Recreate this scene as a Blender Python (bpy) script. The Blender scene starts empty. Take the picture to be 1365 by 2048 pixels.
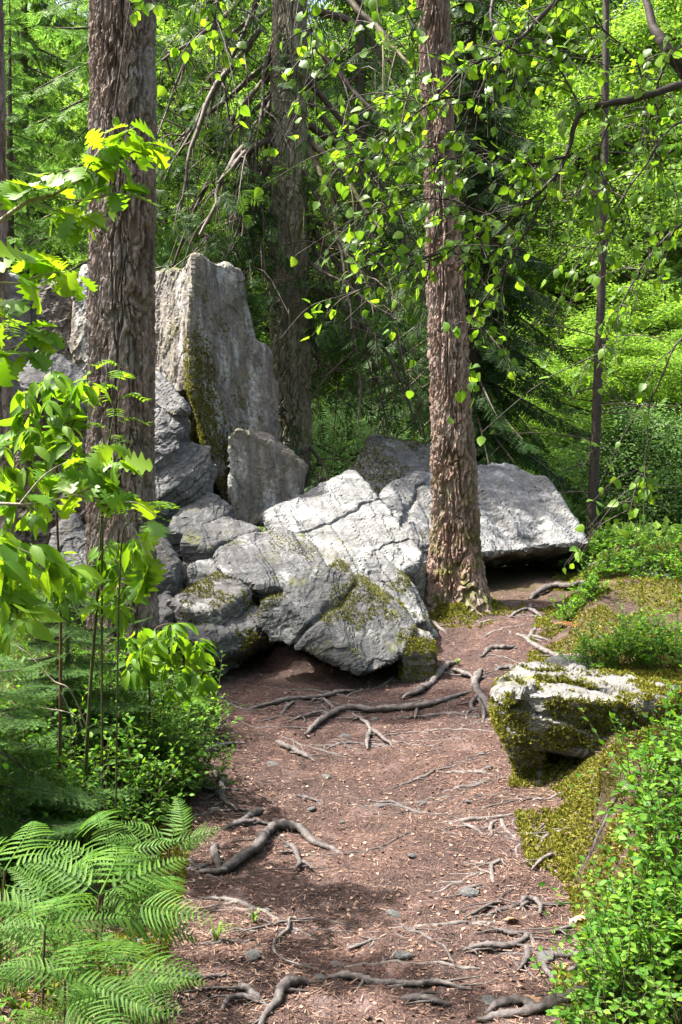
import bpy, bmesh, math, random
import numpy as np
from mathutils import Matrix, Vector

R = math.radians
scene = bpy.context.scene
C = scene.collection

# ------------------------------------------------------------------ camera, sky, sun, exposure
EYE = 1.55
FPX = 35.0 / 36.0 * 2048.0            # focal length in photo pixels (1365 x 2048)
cam_d = bpy.data.cameras.new('camera')
cam_d.sensor_fit = 'VERTICAL'
cam_d.sensor_height = 36.0
cam_d.lens = 35.0
cam_d.clip_start = 0.05
cam_d.clip_end = 1000.0
cam = bpy.data.objects.new('camera', cam_d)
cam.location = (0, 0, EYE)
cam.rotation_euler = (R(90), 0, 0)
C.objects.link(cam)
scene.camera = cam

SUN_EL, SUN_AZ = 62.0, 84.0           # elevation; azimuth to the left of the view direction
sun_dir = Vector((-math.sin(R(SUN_AZ)) * math.cos(R(SUN_EL)), math.cos(R(SUN_AZ)) * math.cos(R(SUN_EL)), math.sin(R(SUN_EL))))
world = bpy.data.worlds.new('World')
scene.world = world
world.use_nodes = True
wt = world.node_tree
bg = wt.nodes['Background']
sky = wt.nodes.new('ShaderNodeTexSky')
sky.sky_type = 'NISHITA'
sky.sun_disc = False
sky.sun_elevation = R(SUN_EL)
sky.sun_rotation = math.atan2(sun_dir.x, sun_dir.y)
sky.air_density = 0.7
sky.dust_density = 6.0
sky.ozone_density = 0.3
wt.links.new(sky.outputs[0], bg.inputs[0])
bg.inputs[1].default_value = 0.15
sun_d = bpy.data.lights.new('sun', 'SUN')
sun_d.energy = 4.3
sun_d.angle = R(1.0)
sun_d.color = (1.0, 0.95, 0.86)
sun = bpy.data.objects.new('sun', sun_d)
sun.rotation_euler = sun_dir.to_track_quat('Z', 'Y').to_euler()
sun.location = (-8, 6, 25)
C.objects.link(sun)
scene.view_settings.view_transform = 'Standard'
scene.view_settings.look = 'None'
scene.view_settings.exposure = 2.12
scene.view_settings.gamma = 1.0
scene.render.engine = 'CYCLES'
scene.cycles.max_bounces = 6
scene.cycles.diffuse_bounces = 3
scene.cycles.glossy_bounces = 2
scene.cycles.transmission_bounces = 4
scene.cycles.transparent_max_bounces = 4
scene.cycles.caustics_reflective = False
scene.cycles.caustics_refractive = False
scene.cycles.use_denoising = True

# ------------------------------------------------------------------ numbers
RNG = np.random.default_rng(7)
random.seed(7)

def rnd3(ix, iy, iz, seed=0):
    h = (ix.astype(np.int64) * 374761393 + iy.astype(np.int64) * 668265263 + iz.astype(np.int64) * 1274126177 + seed * 974634777) & 0xffffffff
    h = ((h ^ (h >> 13)) * 1274126177) & 0xffffffff
    h = ((h ^ (h >> 15)) * 668265263) & 0xffffffff
    return (h ^ (h >> 16)) / 4294967295.0

def vnoise(p, seed=0):
    i = np.floor(p).astype(np.int64)
    f = p - i
    u = f * f * (3 - 2 * f)
    x, y, z = i[:, 0], i[:, 1], i[:, 2]
    a = [rnd3(x + dx, y + dy, z + dz, seed) for dz in (0, 1) for dy in (0, 1) for dx in (0, 1)]
    ux, uy, uz = u[:, 0], u[:, 1], u[:, 2]
    l = lambda m, n, t: m + (n - m) * t
    b = l(l(l(a[0], a[1], ux), l(a[2], a[3], ux), uy), l(l(a[4], a[5], ux), l(a[6], a[7], ux), uy), uz)
    return b * 2 - 1

def fbm(p, oct=4, seed=0, gain=0.5):
    out, amp, s = 0, 1.0, 1.0
    for k in range(oct):
        out = out + amp * vnoise(p * s, seed + k * 17)
        amp *= gain
        s *= 2.03
    return out

def sstep(a, b, x):
    t = np.clip((x - a) / (b - a), 0, 1)
    return t * t * (3 - 2 * t)

def unit(v):
    return v / np.maximum(np.linalg.norm(v, axis=-1, keepdims=True), 1e-9)

def P(px, py, Y):
    """A point of the place: the photo's pixel px, py at the distance Y (metres ahead of the viewer)."""
    return np.array([(px - 682.5) / FPX * Y, Y, EYE - (py - 1024.0) / FPX * Y])

# ------------------------------------------------------------------ ground shape
_GY = np.array([-60, -8, 0, 3, 4, 5, 6, 7, 8, 9, 10.5, 12, 15, 20, 28, 38, 55, 80, 130, 220.])
_GZ = np.array([-1.5, -.5, -.10, 0, .06, .15, .275, .43, .60, .79, .97, .93, .55, .1, -.2, .8, 9, 26, 60, 95.])
_PY = np.array([-5, 2.5, 3, 4, 5, 6, 7, 8, 9, 10, 12.])
_PL = np.array([-.7, -.6, -.62, -.68, -.78, -.92, -1.0, -.6, .3, .9, 1.5])
_PR = np.array([.75, .78, .82, .92, 1.0, 1.25, 1.45, 1.7, 2.0, 2.3, 2.9])

def ground_xy(x, y):
    x = np.asarray(x, float); y = np.asarray(y, float)
    z = np.interp(y, _GY, _GZ)
    L = np.interp(y, _PY, _PL); Rr = np.interp(y, _PY, _PR)
    near = 1 - sstep(11, 16, y)
    # left verge rises softly, right bank steps up
    z = z + near * .30 * sstep(0, 1.3, L - x) + near * .25 * sstep(1.2, 5, L - x)
    bank = (.22 + .24 * np.exp(-((y - 4.15) / .7) ** 2) + .10 * np.exp(-((y - 8.2) / .9) ** 2)) * (1 - .95 * np.exp(-((y - 5.35) / .42) ** 2) * (1 - sstep(1.45, 1.9, x)))
    z = z + near * bank * sstep(0.0, .42 - .18 * np.exp(-((y - 4.1) / .6) ** 2), x - Rr) + near * .25 * sstep(.4, 3.5, x - Rr)
    # worn hollow of the path
    mid = (L + Rr) / 2; hw = (Rr - L) / 2
    z = z - near * .035 * (1 - sstep(0, 1, np.abs(x - mid) / hw))
    p = np.stack([x, y, np.zeros_like(x)], -1).reshape(-1, 3)
    w = (fbm(p * 1.3, 2, 3) * .03 * sstep(1, 3, np.abs(y)).reshape(-1)).reshape(x.shape)
    return z + w

def gz(x, y):
    return float(ground_xy(np.array([x]), np.array([y]))[0])

def hit(px, py):
    """Where the photo's pixel px, py meets the ground."""
    Y = np.linspace(1.2, 16, 1400)
    x = (px - 682.5) / FPX * Y
    z = EYE - (py - 1024.0) / FPX * Y
    g = ground_xy(x, Y)
    k = np.argmax(z < g) if (z < g).any() else len(Y) - 1
    return np.array([x[k], Y[k], g[k]])

# ------------------------------------------------------------------ mesh helpers
def new_mesh(name, V, faces, mat=None, smooth=True):
    V = np.ascontiguousarray(V, dtype=np.float32)
    if isinstance(faces, np.ndarray):
        faces = [faces]
    faces = [np.asarray(f, dtype=np.int32) for f in faces if len(f)]
    me = bpy.data.meshes.new(name)
    me.vertices.add(len(V))
    me.vertices.foreach_set('co', V.ravel())
    loops = np.concatenate([f.ravel() for f in faces])
    sizes = np.concatenate([np.full(len(f), f.shape[1], dtype=np.int32) for f in faces])
    starts = np.concatenate([[0], np.cumsum(sizes)[:-1]]).astype(np.int32)
    me.loops.add(len(loops))
    me.loops.foreach_set('vertex_index', loops)
    me.polygons.add(len(sizes))
    me.polygons.foreach_set('loop_start', starts)
    me.polygons.foreach_set('use_smooth', np.full(len(sizes), smooth))
    me.update(calc_edges=True)
    if mat:
        me.materials.append(mat)
    return me

class MB:
    def __init__(self):
        self.V, self.Q, self.T, self.n = [], [], [], 0
    def add(self, V, F):
        V = np.asarray(V, float).reshape(-1, 3)
        F = np.asarray(F, dtype=np.int64)
        (self.T if F.shape[1] == 3 else self.Q).append(F + self.n)
        self.V.append(V); self.n += len(V)
    def tube(self, pts, radii, segs=6, rough=0, seed=0, flat=1.0):
        pts = np.asarray(pts, float); n = len(pts)
        radii = np.broadcast_to(np.asarray(radii, float), (n,))
        tan = unit(np.gradient(pts, axis=0))
        ref = np.array([0, 0, 1.0]) if abs(tan[:, 2]).mean() < .8 else np.array([1.0, 0, 0])
        s = unit(np.cross(tan, ref)); u = np.cross(s, tan)
        a = np.linspace(0, 2 * np.pi, segs, endpoint=False)
        ring = np.cos(a)[None, :, None] * s[:, None] + np.sin(a)[None, :, None] * u[:, None] * flat
        rr = radii[:, None] * np.ones(segs)
        if rough:
            q = (pts[:, None] + ring * radii[:, None, None]).reshape(-1, 3)
            rr = rr * (1 + rough * fbm(q * (1.1 / max(radii.mean(), .003)), 2, seed).reshape(n, segs))
        V = (pts[:, None] + ring * rr[..., None]).reshape(-1, 3)
        i = np.arange(n - 1)[:, None] * segs; j = np.arange(segs)[None]; k = (j + 1) % segs
        F = np.stack([i + j, i + k, i + segs + k, i + segs + j], -1).reshape(-1, 4)
        self.add(V, F)
        for e, c in ((0, pts[0]), (n - 1, pts[-1])):
            Vc = np.concatenate([V[e * segs:(e + 1) * segs], c[None]])
            t = np.stack([np.arange(segs), (np.arange(segs) + 1) % segs, np.full(segs, segs)], -1)
            self.add(Vc, t if e else t[:, ::-1])
    def mesh(self, name, mat, base=(0, 0, 0), smooth=True):
        V = np.concatenate(self.V) - np.asarray(base, float)
        F = []
        if self.Q: F.append(np.concatenate(self.Q))
        if self.T: F.append(np.concatenate(self.T))
        return new_mesh(name, V, F, mat, smooth)

def spline(pts, n):
    pts = np.asarray(pts, float)
    if len(pts) == 2:
        t = np.linspace(0, 1, n)[:, None]
        return pts[0] * (1 - t) + pts[1] * t
    q = np.concatenate([[2 * pts[0] - pts[1]], pts, [2 * pts[-1] - pts[-2]]])
    u = np.linspace(0, len(pts) - 1 - 1e-6, n)
    i = u.astype(int); t = (u - i)[:, None]
    a, b, c, d = q[i], q[i + 1], q[i + 2], q[i + 3]
    return .5 * (2 * b + (c - a) * t + (2 * a - 5 * b + 4 * c - d) * t ** 2 + (3 * b - a - 3 * c + d) * t ** 3)

def frames(d, n):
    y = unit(np.asarray(d, float)); x = np.cross(y, n)
    x = np.where(np.linalg.norm(x, axis=-1, keepdims=True) < 1e-3, np.cross(y, np.array([.31, .77, .1])), x)
    x = unit(x); z = np.cross(x, y)
    return np.stack([x, y, z], -1)

def scatter(tv, tf, pos, fr, sc):
    pos = np.asarray(pos, float); sc = np.broadcast_to(np.asarray(sc, float), (len(pos),))
    V = pos[:, None] + np.einsum('nij,kj->nki', fr, tv) * sc[:, None, None]
    F = np.asarray(tf)[None] + (np.arange(len(pos)) * len(tv))[:, None, None]
    return V.reshape(-1, 3), F.reshape(-1, np.asarray(tf).shape[1])

# ------------------------------------------------------------------ object helpers
def link(name, data, parent=None, loc=(0, 0, 0)):
    o = bpy.data.objects.new(name, data)
    C.objects.link(o)
    o.location = loc
    if parent is not None:
        o.parent = parent
    return o

def tag(o, label=None, cat=None, group=None, kind=None):
    if label: o['label'] = label
    if cat: o['category'] = cat
    if group: o['group'] = group
    if kind: o['kind'] = kind
    return o

def thing(name, label, cat, loc, group=None):
    return tag(link(name, None, None, loc), label, cat, group)

def copy_tree(root, loc, rz, s, label=None, group=None):
    r = root.copy(); C.objects.link(r)
    r.location = loc; r.rotation_euler = (0, 0, rz); r.scale = (s[0], s[0], s[1])
    if label: r['label'] = label
    if group: r['group'] = group
    for ch in list(root.children):
        c = ch.copy(); C.objects.link(c); c.parent = r
    return r

# ------------------------------------------------------------------ materials
class NT:
    def __init__(self, name):
        self.m = bpy.data.materials.new(name)
        self.m.use_nodes = True
        self.t = self.m.node_tree
        self.b = self.t.nodes['Principled BSDF']
        self.out = self.t.nodes['Material Output']
    def n(self, typ, **kw):
        x = self.t.nodes.new(typ)
        for k, v in kw.items():
            setattr(x, k, v)
        return x
    def l(self, a, b):
        self.t.links.new(a, b)
    def coord(self, scale=(1, 1, 1), rot=(0, 0, 0)):
        c = self.n('ShaderNodeTexCoord'); m = self.n('ShaderNodeMapping')
        self.l(c.outputs['Object'], m.inputs[0])
        m.inputs['Scale'].default_value = scale
        m.inputs['Rotation'].default_value = rot
        return m.outputs[0]
    def noise(self, vec, scale, detail=4, rough=.55, dist=0):
        x = self.n('ShaderNodeTexNoise')
        self.l(vec, x.inputs['Vector'])
        x.inputs['Scale'].default_value = scale
        x.inputs['Detail'].default_value = detail
        x.inputs['Roughness'].default_value = rough
        x.inputs['Distortion'].default_value = dist
        return x.outputs[0]
    def ramp(self, fac, stops):
        r = self.n('ShaderNodeValToRGB')
        self.l(fac, r.inputs[0])
        e = r.color_ramp.elements
        while len(e) < len(stops): e.new(.5)
        for k, (p, c) in enumerate(stops):
            e[k].position = p
            e[k].color = (c, c, c, 1) if np.isscalar(c) else (*c, 1)
        return r.outputs[0]
    def mix(self, fac, a, b, mode='MIX'):
        x = self.n('ShaderNodeMix'); x.data_type = 'RGBA'; x.blend_type = mode
        for v, s in ((fac, 0), (a, 6), (b, 7)):
            if hasattr(v, 'links'): self.l(v, x.inputs[s])
            elif s == 0: x.inputs[0].default_value = v
            else: x.inputs[s].default_value = (*v, 1)
        return x.outputs[2]
    def math(self, op, a, b=None):
        x = self.n('ShaderNodeMath'); x.operation = op
        for v, s in ((a, 0), (b, 1)):
            if v is None: continue
            if hasattr(v, 'links'): self.l(v, x.inputs[s])
            else: x.inputs[s].default_value = v
        return x.outputs[0]
    def bump(self, h, strength, dist):
        x = self.n('ShaderNodeBump')
        x.inputs['Strength'].default_value = strength
        x.inputs['Distance'].default_value = dist
        self.l(h, x.inputs['Height'])
        self.l(x.outputs[0], self.b.inputs['Normal'])
    def col(self, c):
        if hasattr(c, 'links'): self.l(c, self.b.inputs['Base Color'])
        else: self.b.inputs['Base Color'].default_value = (*c, 1)
    def rough(self, r, spec=.4):
        self.b.inputs['Roughness'].default_value = r
        self.b.inputs['Specular IOR Level'].default_value = spec

def leaf_mat(name, cols, trans=.5, tcol=None, rough=.42, spec=.45):
    """Leaf tissue: cols from dark to light per leaf; light passes through it yellower."""
    k = NT(name)
    g = k.n('ShaderNodeNewGeometry')
    oi = k.n('ShaderNodeObjectInfo')
    r = k.math('FRACT', k.math('ADD', g.outputs['Random Per Island'], oi.outputs['Random']))
    c = k.ramp(r, [(i / max(1, len(cols) - 1), x) for i, x in enumerate(cols)])
    k.col(c); k.rough(rough, spec)
    tr = k.n('ShaderNodeBsdfTranslucent')
    k.l(k.mix(1.0, c, tcol or (1.7, 1.55, .7), 'MULTIPLY'), tr.inputs[0])
    mx = k.n('ShaderNodeMixShader'); mx.inputs[0].default_value = trans
    k.l(k.b.outputs[0], mx.inputs[1]); k.l(tr.outputs[0], mx.inputs[2])
    k.l(mx.outputs[0], k.out.inputs[0])
    return k.m

def rock_mat(name, tone=1.0, moss=.5, lichen=.5, stretch=(1, 1, 6), warm=0.0, pst=(1, 1, 1)):
    k = NT(name)
    v = k.coord(); vs = k.coord(stretch)
    fine = k.noise(v, 30, 3, .65); streak = k.noise(vs, 3.2, 4, .65, .3); patch = k.noise(k.coord(pst), 3.1, 5, .62)
    a = np.array((.056, .058, .060)) * tone; b = np.array((.136, .139, .142)) * tone; d = np.array((.226, .230, .234)) * tone
    w = np.array((1 + .25 * warm, 1.0, 1 - .25 * warm))
    c = k.ramp(streak, [(.28, a * w), (.5, b * w), (.74, d * w)])
    c = k.mix(k.ramp(fine, [(.35, .6), (.6, 0)]), c, tuple(np.array((.07, .068, .066)) * tone))
    # pale crust lichen
    li = k.math('MULTIPLY', k.ramp(patch, [(.66 - .14 * lichen, 0), (.71 - .13 * lichen, 1)]), k.ramp(fine, [(.38, .25), (.55, 1)]))
    c = k.mix(k.math('MULTIPLY', li, .75), c, tuple(np.array((.355, .36, .35)) * (.35 + .65 * tone)))
    ol = k.ramp(patch, [(.30, .7), (.42, 0)])
    c = k.mix(k.math('MULTIPLY', ol, min(1, moss + .1)), c, (.17, .16, .07))
    # moss skin on ledges
    g = k.n('ShaderNodeNewGeometry'); sx = k.n('ShaderNodeSeparateXYZ'); k.l(g.outputs['Normal'], sx.inputs[0])
    up = k.ramp(sx.outputs[2], [(.15, 0), (.6, 1)])
    mo = k.math('MULTIPLY', up, k.ramp(k.noise(v, 2.3, 5, .7, .4), [(.68 - .18 * moss, 0), (.74 - .16 * moss, 1)]))
    mo = k.math('MULTIPLY', mo, min(1.0, moss * 2))
    c = k.mix(mo, c, k.ramp(fine, [(.3, (.045, .052, .010)), (.7, (.13, .135, .026))]))
    k.col(c); k.rough(.7, .3)
    k.bump(k.math('ADD', k.math('MULTIPLY', fine, .7), streak), .7, .010)
    return k.m

def bark_mat(name, cols, grey, moss=0.0, moss_h=1.2):
    k = NT(name)
    at = k.n('ShaderNodeAttribute'); at.attribute_name = 'plate'
    v = k.coord()
    fine = k.noise(k.coord((1, 1, .45)), 38, 5, .7)
    c = k.ramp(at.outputs['Fac'], [(i / (len(cols) - 1), x) for i, x in enumerate(cols)])
    c = k.mix(k.ramp(k.noise(v, 2.2, 4, .6), [(.42, 0), (.66, .8)]), c, grey)
    c = k.mix(k.ramp(fine, [(.3, .6), (.62, 0)]), c, tuple(np.array(cols[0]) * .6))
    c = k.mix(k.ramp(k.noise(k.coord((1, 1, .6)), 70, 3), [(.6, 0), (.75, .45)]), c, tuple(np.minimum(1, np.array(grey) * 1.7)))
    if moss:
        ge = k.n('ShaderNodeTexCoord'); sx = k.n('ShaderNodeSeparateXYZ'); k.l(ge.outputs['Object'], sx.inputs[0])
        low = k.ramp(k.math('DIVIDE', sx.outputs[2], moss_h * 2), [(.0, 1), (1, 0)])
        mo = k.math('MULTIPLY', low, k.ramp(k.noise(v, 5, 5, .6), [(.50, 0), (.60, 1)]))
        c = k.mix(k.math('MULTIPLY', mo, moss), c, k.ramp(fine, [(.3, (.05, .06, .01)), (.7, (.15, .16, .03))]))
    k.col(c); k.rough(.85, .2)
    k.bump(fine, 1.0, .012)
    return k.m

def wood_mat(name, a, b, scale=14, spec=.3, moss=0):
    k = NT(name)
    n = k.noise(k.coord(), scale, 5, .65)
    c = k.ramp(n, [(.3, a), (.68, b)])
    if moss:
        g = k.n('ShaderNodeNewGeometry'); sx = k.n('ShaderNodeSeparateXYZ'); k.l(g.outputs['Normal'], sx.inputs[0])
        c = k.mix(k.math('MULTIPLY', k.ramp(sx.outputs[2], [(-.2, 0), (.6, 1)]), k.ramp(k.noise(k.coord(), 1.6, 4), [(.62 - .25 * moss, 0), (.7 - .2 * moss, .9)])), c, (.12, .13, .025))
    k.col(c); k.rough(.7, spec); k.bump(n, .6, .006)
    return k.m

def ground_mat():
    k = NT('needle_litter')
    v = k.coord()
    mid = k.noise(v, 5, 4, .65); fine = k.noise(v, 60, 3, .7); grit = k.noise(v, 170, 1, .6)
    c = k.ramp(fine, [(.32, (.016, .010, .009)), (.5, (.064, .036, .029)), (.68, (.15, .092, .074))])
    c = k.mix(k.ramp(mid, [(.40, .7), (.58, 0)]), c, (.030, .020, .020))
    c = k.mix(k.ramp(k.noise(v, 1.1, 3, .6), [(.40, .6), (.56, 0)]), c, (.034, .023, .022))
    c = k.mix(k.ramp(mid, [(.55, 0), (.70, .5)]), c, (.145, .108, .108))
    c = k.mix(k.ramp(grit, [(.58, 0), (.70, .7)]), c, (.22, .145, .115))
    at = k.n('ShaderNodeAttribute'); at.attribute_name = 'verge'
    ver = k.math('MULTIPLY', at.outputs['Fac'], k.ramp(k.noise(v, 3, 4, .65), [(.38, 0), (.55, 1)]))
    c = k.mix(ver, c, k.ramp(fine, [(.3, (.030, .030, .008)), (.7, (.10, .09, .022))]))
    k.col(c); k.rough(.9, .2)
    k.bump(k.math('ADD', fine, k.math('ADD', k.math('MULTIPLY', grit, .5), mid)), 1.0, .014)
    return k.m

M = {
    'ground': ground_mat(),
    'needles': None,
    'pine_bark': bark_mat('pine_bark', [(.10, .070, .056), (.175, .126, .104), (.26, .190, .160), (.215, .160, .136)], (.28, .255, .24)),
    'pine_bark_mossy': bark_mat('pine_bark_mossy', [(.115, .076, .058), (.20, .132, .102), (.31, .21, .165), (.24, .165, .135)], (.26, .225, .20), .9, .9),
    'spruce_bark': bark_mat('spruce_bark', [(.12, .105, .075), (.18, .16, .116), (.26, .235, .175), (.21, .185, .137)], (.28, .265, .20), .8, 2.6),
    'dead_wood': wood_mat('dead_wood', (.035, .026, .02), (.115, .09, .07), 20),
    'mossy_wood': wood_mat('mossy_wood', (.04, .032, .022), (.12, .10, .07), 20, .2, .9),
    'dark_wood': wood_mat('dark_wood', (.02, .015, .012), (.065, .05, .04), 30),
    'birch_wood': wood_mat('birch_wood', (.018, .013, .012), (.06, .045, .04), 30),
    'pale_twig': wood_mat('pale_twig', (.16, .14, .10), (.34, .30, .23), 40),
    'green_stem': wood_mat('green_stem', (.03, .035, .012), (.08, .085, .03), 40),
    'red_stem': wood_mat('red_stem', (.05, .028, .018), (.11, .06, .035), 40),
    'root': wood_mat('root', (.032, .026, .024), (.165, .145, .138), 34, .3),
    'root_dark': wood_mat('root_dark', (.022, .018, .017), (.11, .095, .092), 38, .35),
    'spruce': leaf_mat('spruce_needles', [(.020, .050, .018), (.038, .086, .026), (.062, .130, .034), (.105, .195, .040)], .38, (1.6, 1.5, .8), .6, .12),
    'spruce_dark': leaf_mat('spruce_needles_dark', [(.014, .036, .012), (.028, .064, .016), (.048, .10, .020)], .32, (1.6, 1.5, .7), .6, .12),
    'spruce_bright': leaf_mat('spruce_needles_bright', [(.045, .11, .016), (.09, .19, .024), (.14, .26, .06), (.20, .32, .08)], .42, (1.3, 1.4, .9), .6, .12),
    'beech': leaf_mat('beech_leaves', [(.06, .13, .022), (.105, .20, .03), (.16, .28, .04), (.24, .35, .05)], .50, (1.35, 1.4, .85), .5, .3),
    'shrub': leaf_mat('shrub_leaves', [(.085, .17, .055), (.13, .24, .08), (.19, .32, .11)], .45, (1.4, 1.4, .9), .5, .3),
    'birch_leaf': leaf_mat('birch_leaf', [(.075, .17, .02), (.11, .23, .024), (.17, .30, .03)], .55, (1.6, 1.5, .55), .42, .35),
    'oak_leaf': leaf_mat('oak_leaf', [(.07, .18, .014), (.12, .25, .018), (.18, .31, .022)], .55, (1.8, 1.55, .45), .42, .35),
    'cherry_leaf': leaf_mat('cherry_leaf', [(.06, .155, .014), (.10, .215, .02), (.15, .275, .022)], .55, (1.8, 1.55, .45), .5, .22),
    'bilberry': leaf_mat('bilberry_leaf', [(.035, .115, .014), (.060, .165, .018), (.10, .22, .024), (.15, .28, .03)], .45, (1.6, 1.5, .6), .5, .2),
    'fern': leaf_mat('fern_frond', [(.045, .118, .018), (.068, .155, .022), (.10, .20, .03)], .40, (1.5, 1.45, .6), .55, .2),
    'moss': leaf_mat('moss_tufts', [(.06, .066, .010), (.12, .125, .018), (.19, .19, .03), (.25, .24, .045)], .25, (1.2, 1.2, .8), .8, .1),
    'grass': leaf_mat('grass_blade', [(.08, .16, .03), (.16, .25, .05)], .45),
    'dry': leaf_mat('dry_litter', [(.030, .020, .018), (.10, .058, .044), (.20, .115, .080), (.34, .25, .20)], .1, (1, 1, 1), .7, .2),
    'dry_leaf': leaf_mat('dry_leaf', [(.22, .12, .06), (.40, .27, .17)], .2, (1, 1, 1), .6, .3),
    'rust_fern': leaf_mat('rust_fern', [(.16, .065, .02), (.26, .12, .04)], .3, (1.2, 1, .7)),
}

# ------------------------------------------------------------------ ground
def geo(a, b, s0, k):
    out, x, s = [], a, s0
    sign = 1 if b > a else -1
    while (b - x) * sign > 0:
        x += s * sign; s *= k
        out.append(x)
    return out

def ground_fine(x, y):
    """Height with the small lumps of litter, and how far off the path the spot is (0 tread, 1 verge)."""
    Z = ground_xy(x, y)
    p = np.stack([x, y, Z * 0], -1)
    near = 1 - sstep(10, 14, y)
    L = np.interp(y, _PY, _PL); Rr = np.interp(y, _PY, _PR)
    off = np.maximum(sstep(-.12, .25, L - x), sstep(-.12, .25, x - Rr))
    fine = fbm(p * 6, 3, 21) * .011 + np.abs(vnoise(p * 22, 5)) * .008 + vnoise(p * 45, 6) * .004
    fine = fine + off * (fbm(p * 3.2, 3, 31) * .03)
    # flat stones and old roots just under the surface lift the tread in lumps
    fine = fine + (1 - off) * .018 * sstep(.35, .7, vnoise(p * np.array([3.1, 4.3, 1]), 77))
    return Z + near * fine, off

def make_ground():
    xs = sorted(geo(-2.3, -170, .06, 1.22)) + list(np.arange(-2.3, 2.75, .022)) + geo(2.75, 170, .06, 1.22)
    ys = sorted(geo(2.2, -60, .05, 1.25)) + list(np.arange(2.2, 9.6, .021)) + geo(9.6, 230, .04, 1.10)
    xs, ys = np.array(xs), np.array(ys)
    X, Y = np.meshgrid(xs, ys)
    Z = ground_xy(X, Y)
    Zf, off = ground_fine(X.reshape(-1), Y.reshape(-1))
    V = np.stack([X.reshape(-1), Y.reshape(-1), Zf], -1)
    nx, ny = len(xs), len(ys)
    i = (np.arange(ny - 1) * nx)[:, None] + np.arange(nx - 1)[None]
    F = np.stack([i, i + 1, i + nx + 1, i + nx], -1).reshape(-1, 4)
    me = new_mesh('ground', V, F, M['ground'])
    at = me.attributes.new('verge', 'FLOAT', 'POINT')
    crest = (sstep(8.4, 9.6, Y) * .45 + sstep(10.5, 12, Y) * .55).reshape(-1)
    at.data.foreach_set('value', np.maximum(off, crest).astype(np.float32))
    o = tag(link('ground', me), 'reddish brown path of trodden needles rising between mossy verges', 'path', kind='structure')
    return o
make_ground()

# ------------------------------------------------------------------ rocks
def hull_mesh(hulls):
    bm = bmesh.new()
    for pts in hulls:
        vs = [bm.verts.new(p) for p in pts]
        r = bmesh.ops.convex_hull(bm, input=vs)
        junk = list({g for g in r['geom_interior'] + r['geom_unused'] if isinstance(g, bmesh.types.BMVert)})
        bmesh.ops.delete(bm, geom=junk, context='VERTS')
    me = bpy.data.meshes.new('hull')
    bm.to_mesh(me); bm.free()
    return me

def vert_normals(me):
    n = np.empty(len(me.vertices) * 3, dtype=np.float32)
    me.vertex_normals.foreach_get('vector', n)
    return n.reshape(-1, 3).astype(float)

def facet(q, seed):
    """Broken planes: each cell of the rock is a facet tilted its own way."""
    i = np.floor(q).astype(np.int64)
    best = np.full(len(q), 9.0); out = np.zeros(len(q))
    for a in (-1, 0, 1):
        for b in (-1, 0, 1):
            for c in (-1, 0, 1):
                x, y, z = i[:, 0] + a, i[:, 1] + b, i[:, 2] + c
                r = [rnd3(x, y, z, seed + m) for m in range(6)]
                dl = np.stack([x + r[0], y + r[1], z + r[2]], -1) - q
                d = (dl ** 2).sum(1)
                g = -(dl * (np.stack(r[3:], -1) - .5)).sum(1) + (r[3] - .5) * .5
                m = d < best
                best = np.where(m, d, best); out = np.where(m, g, out)
    return out

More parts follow.
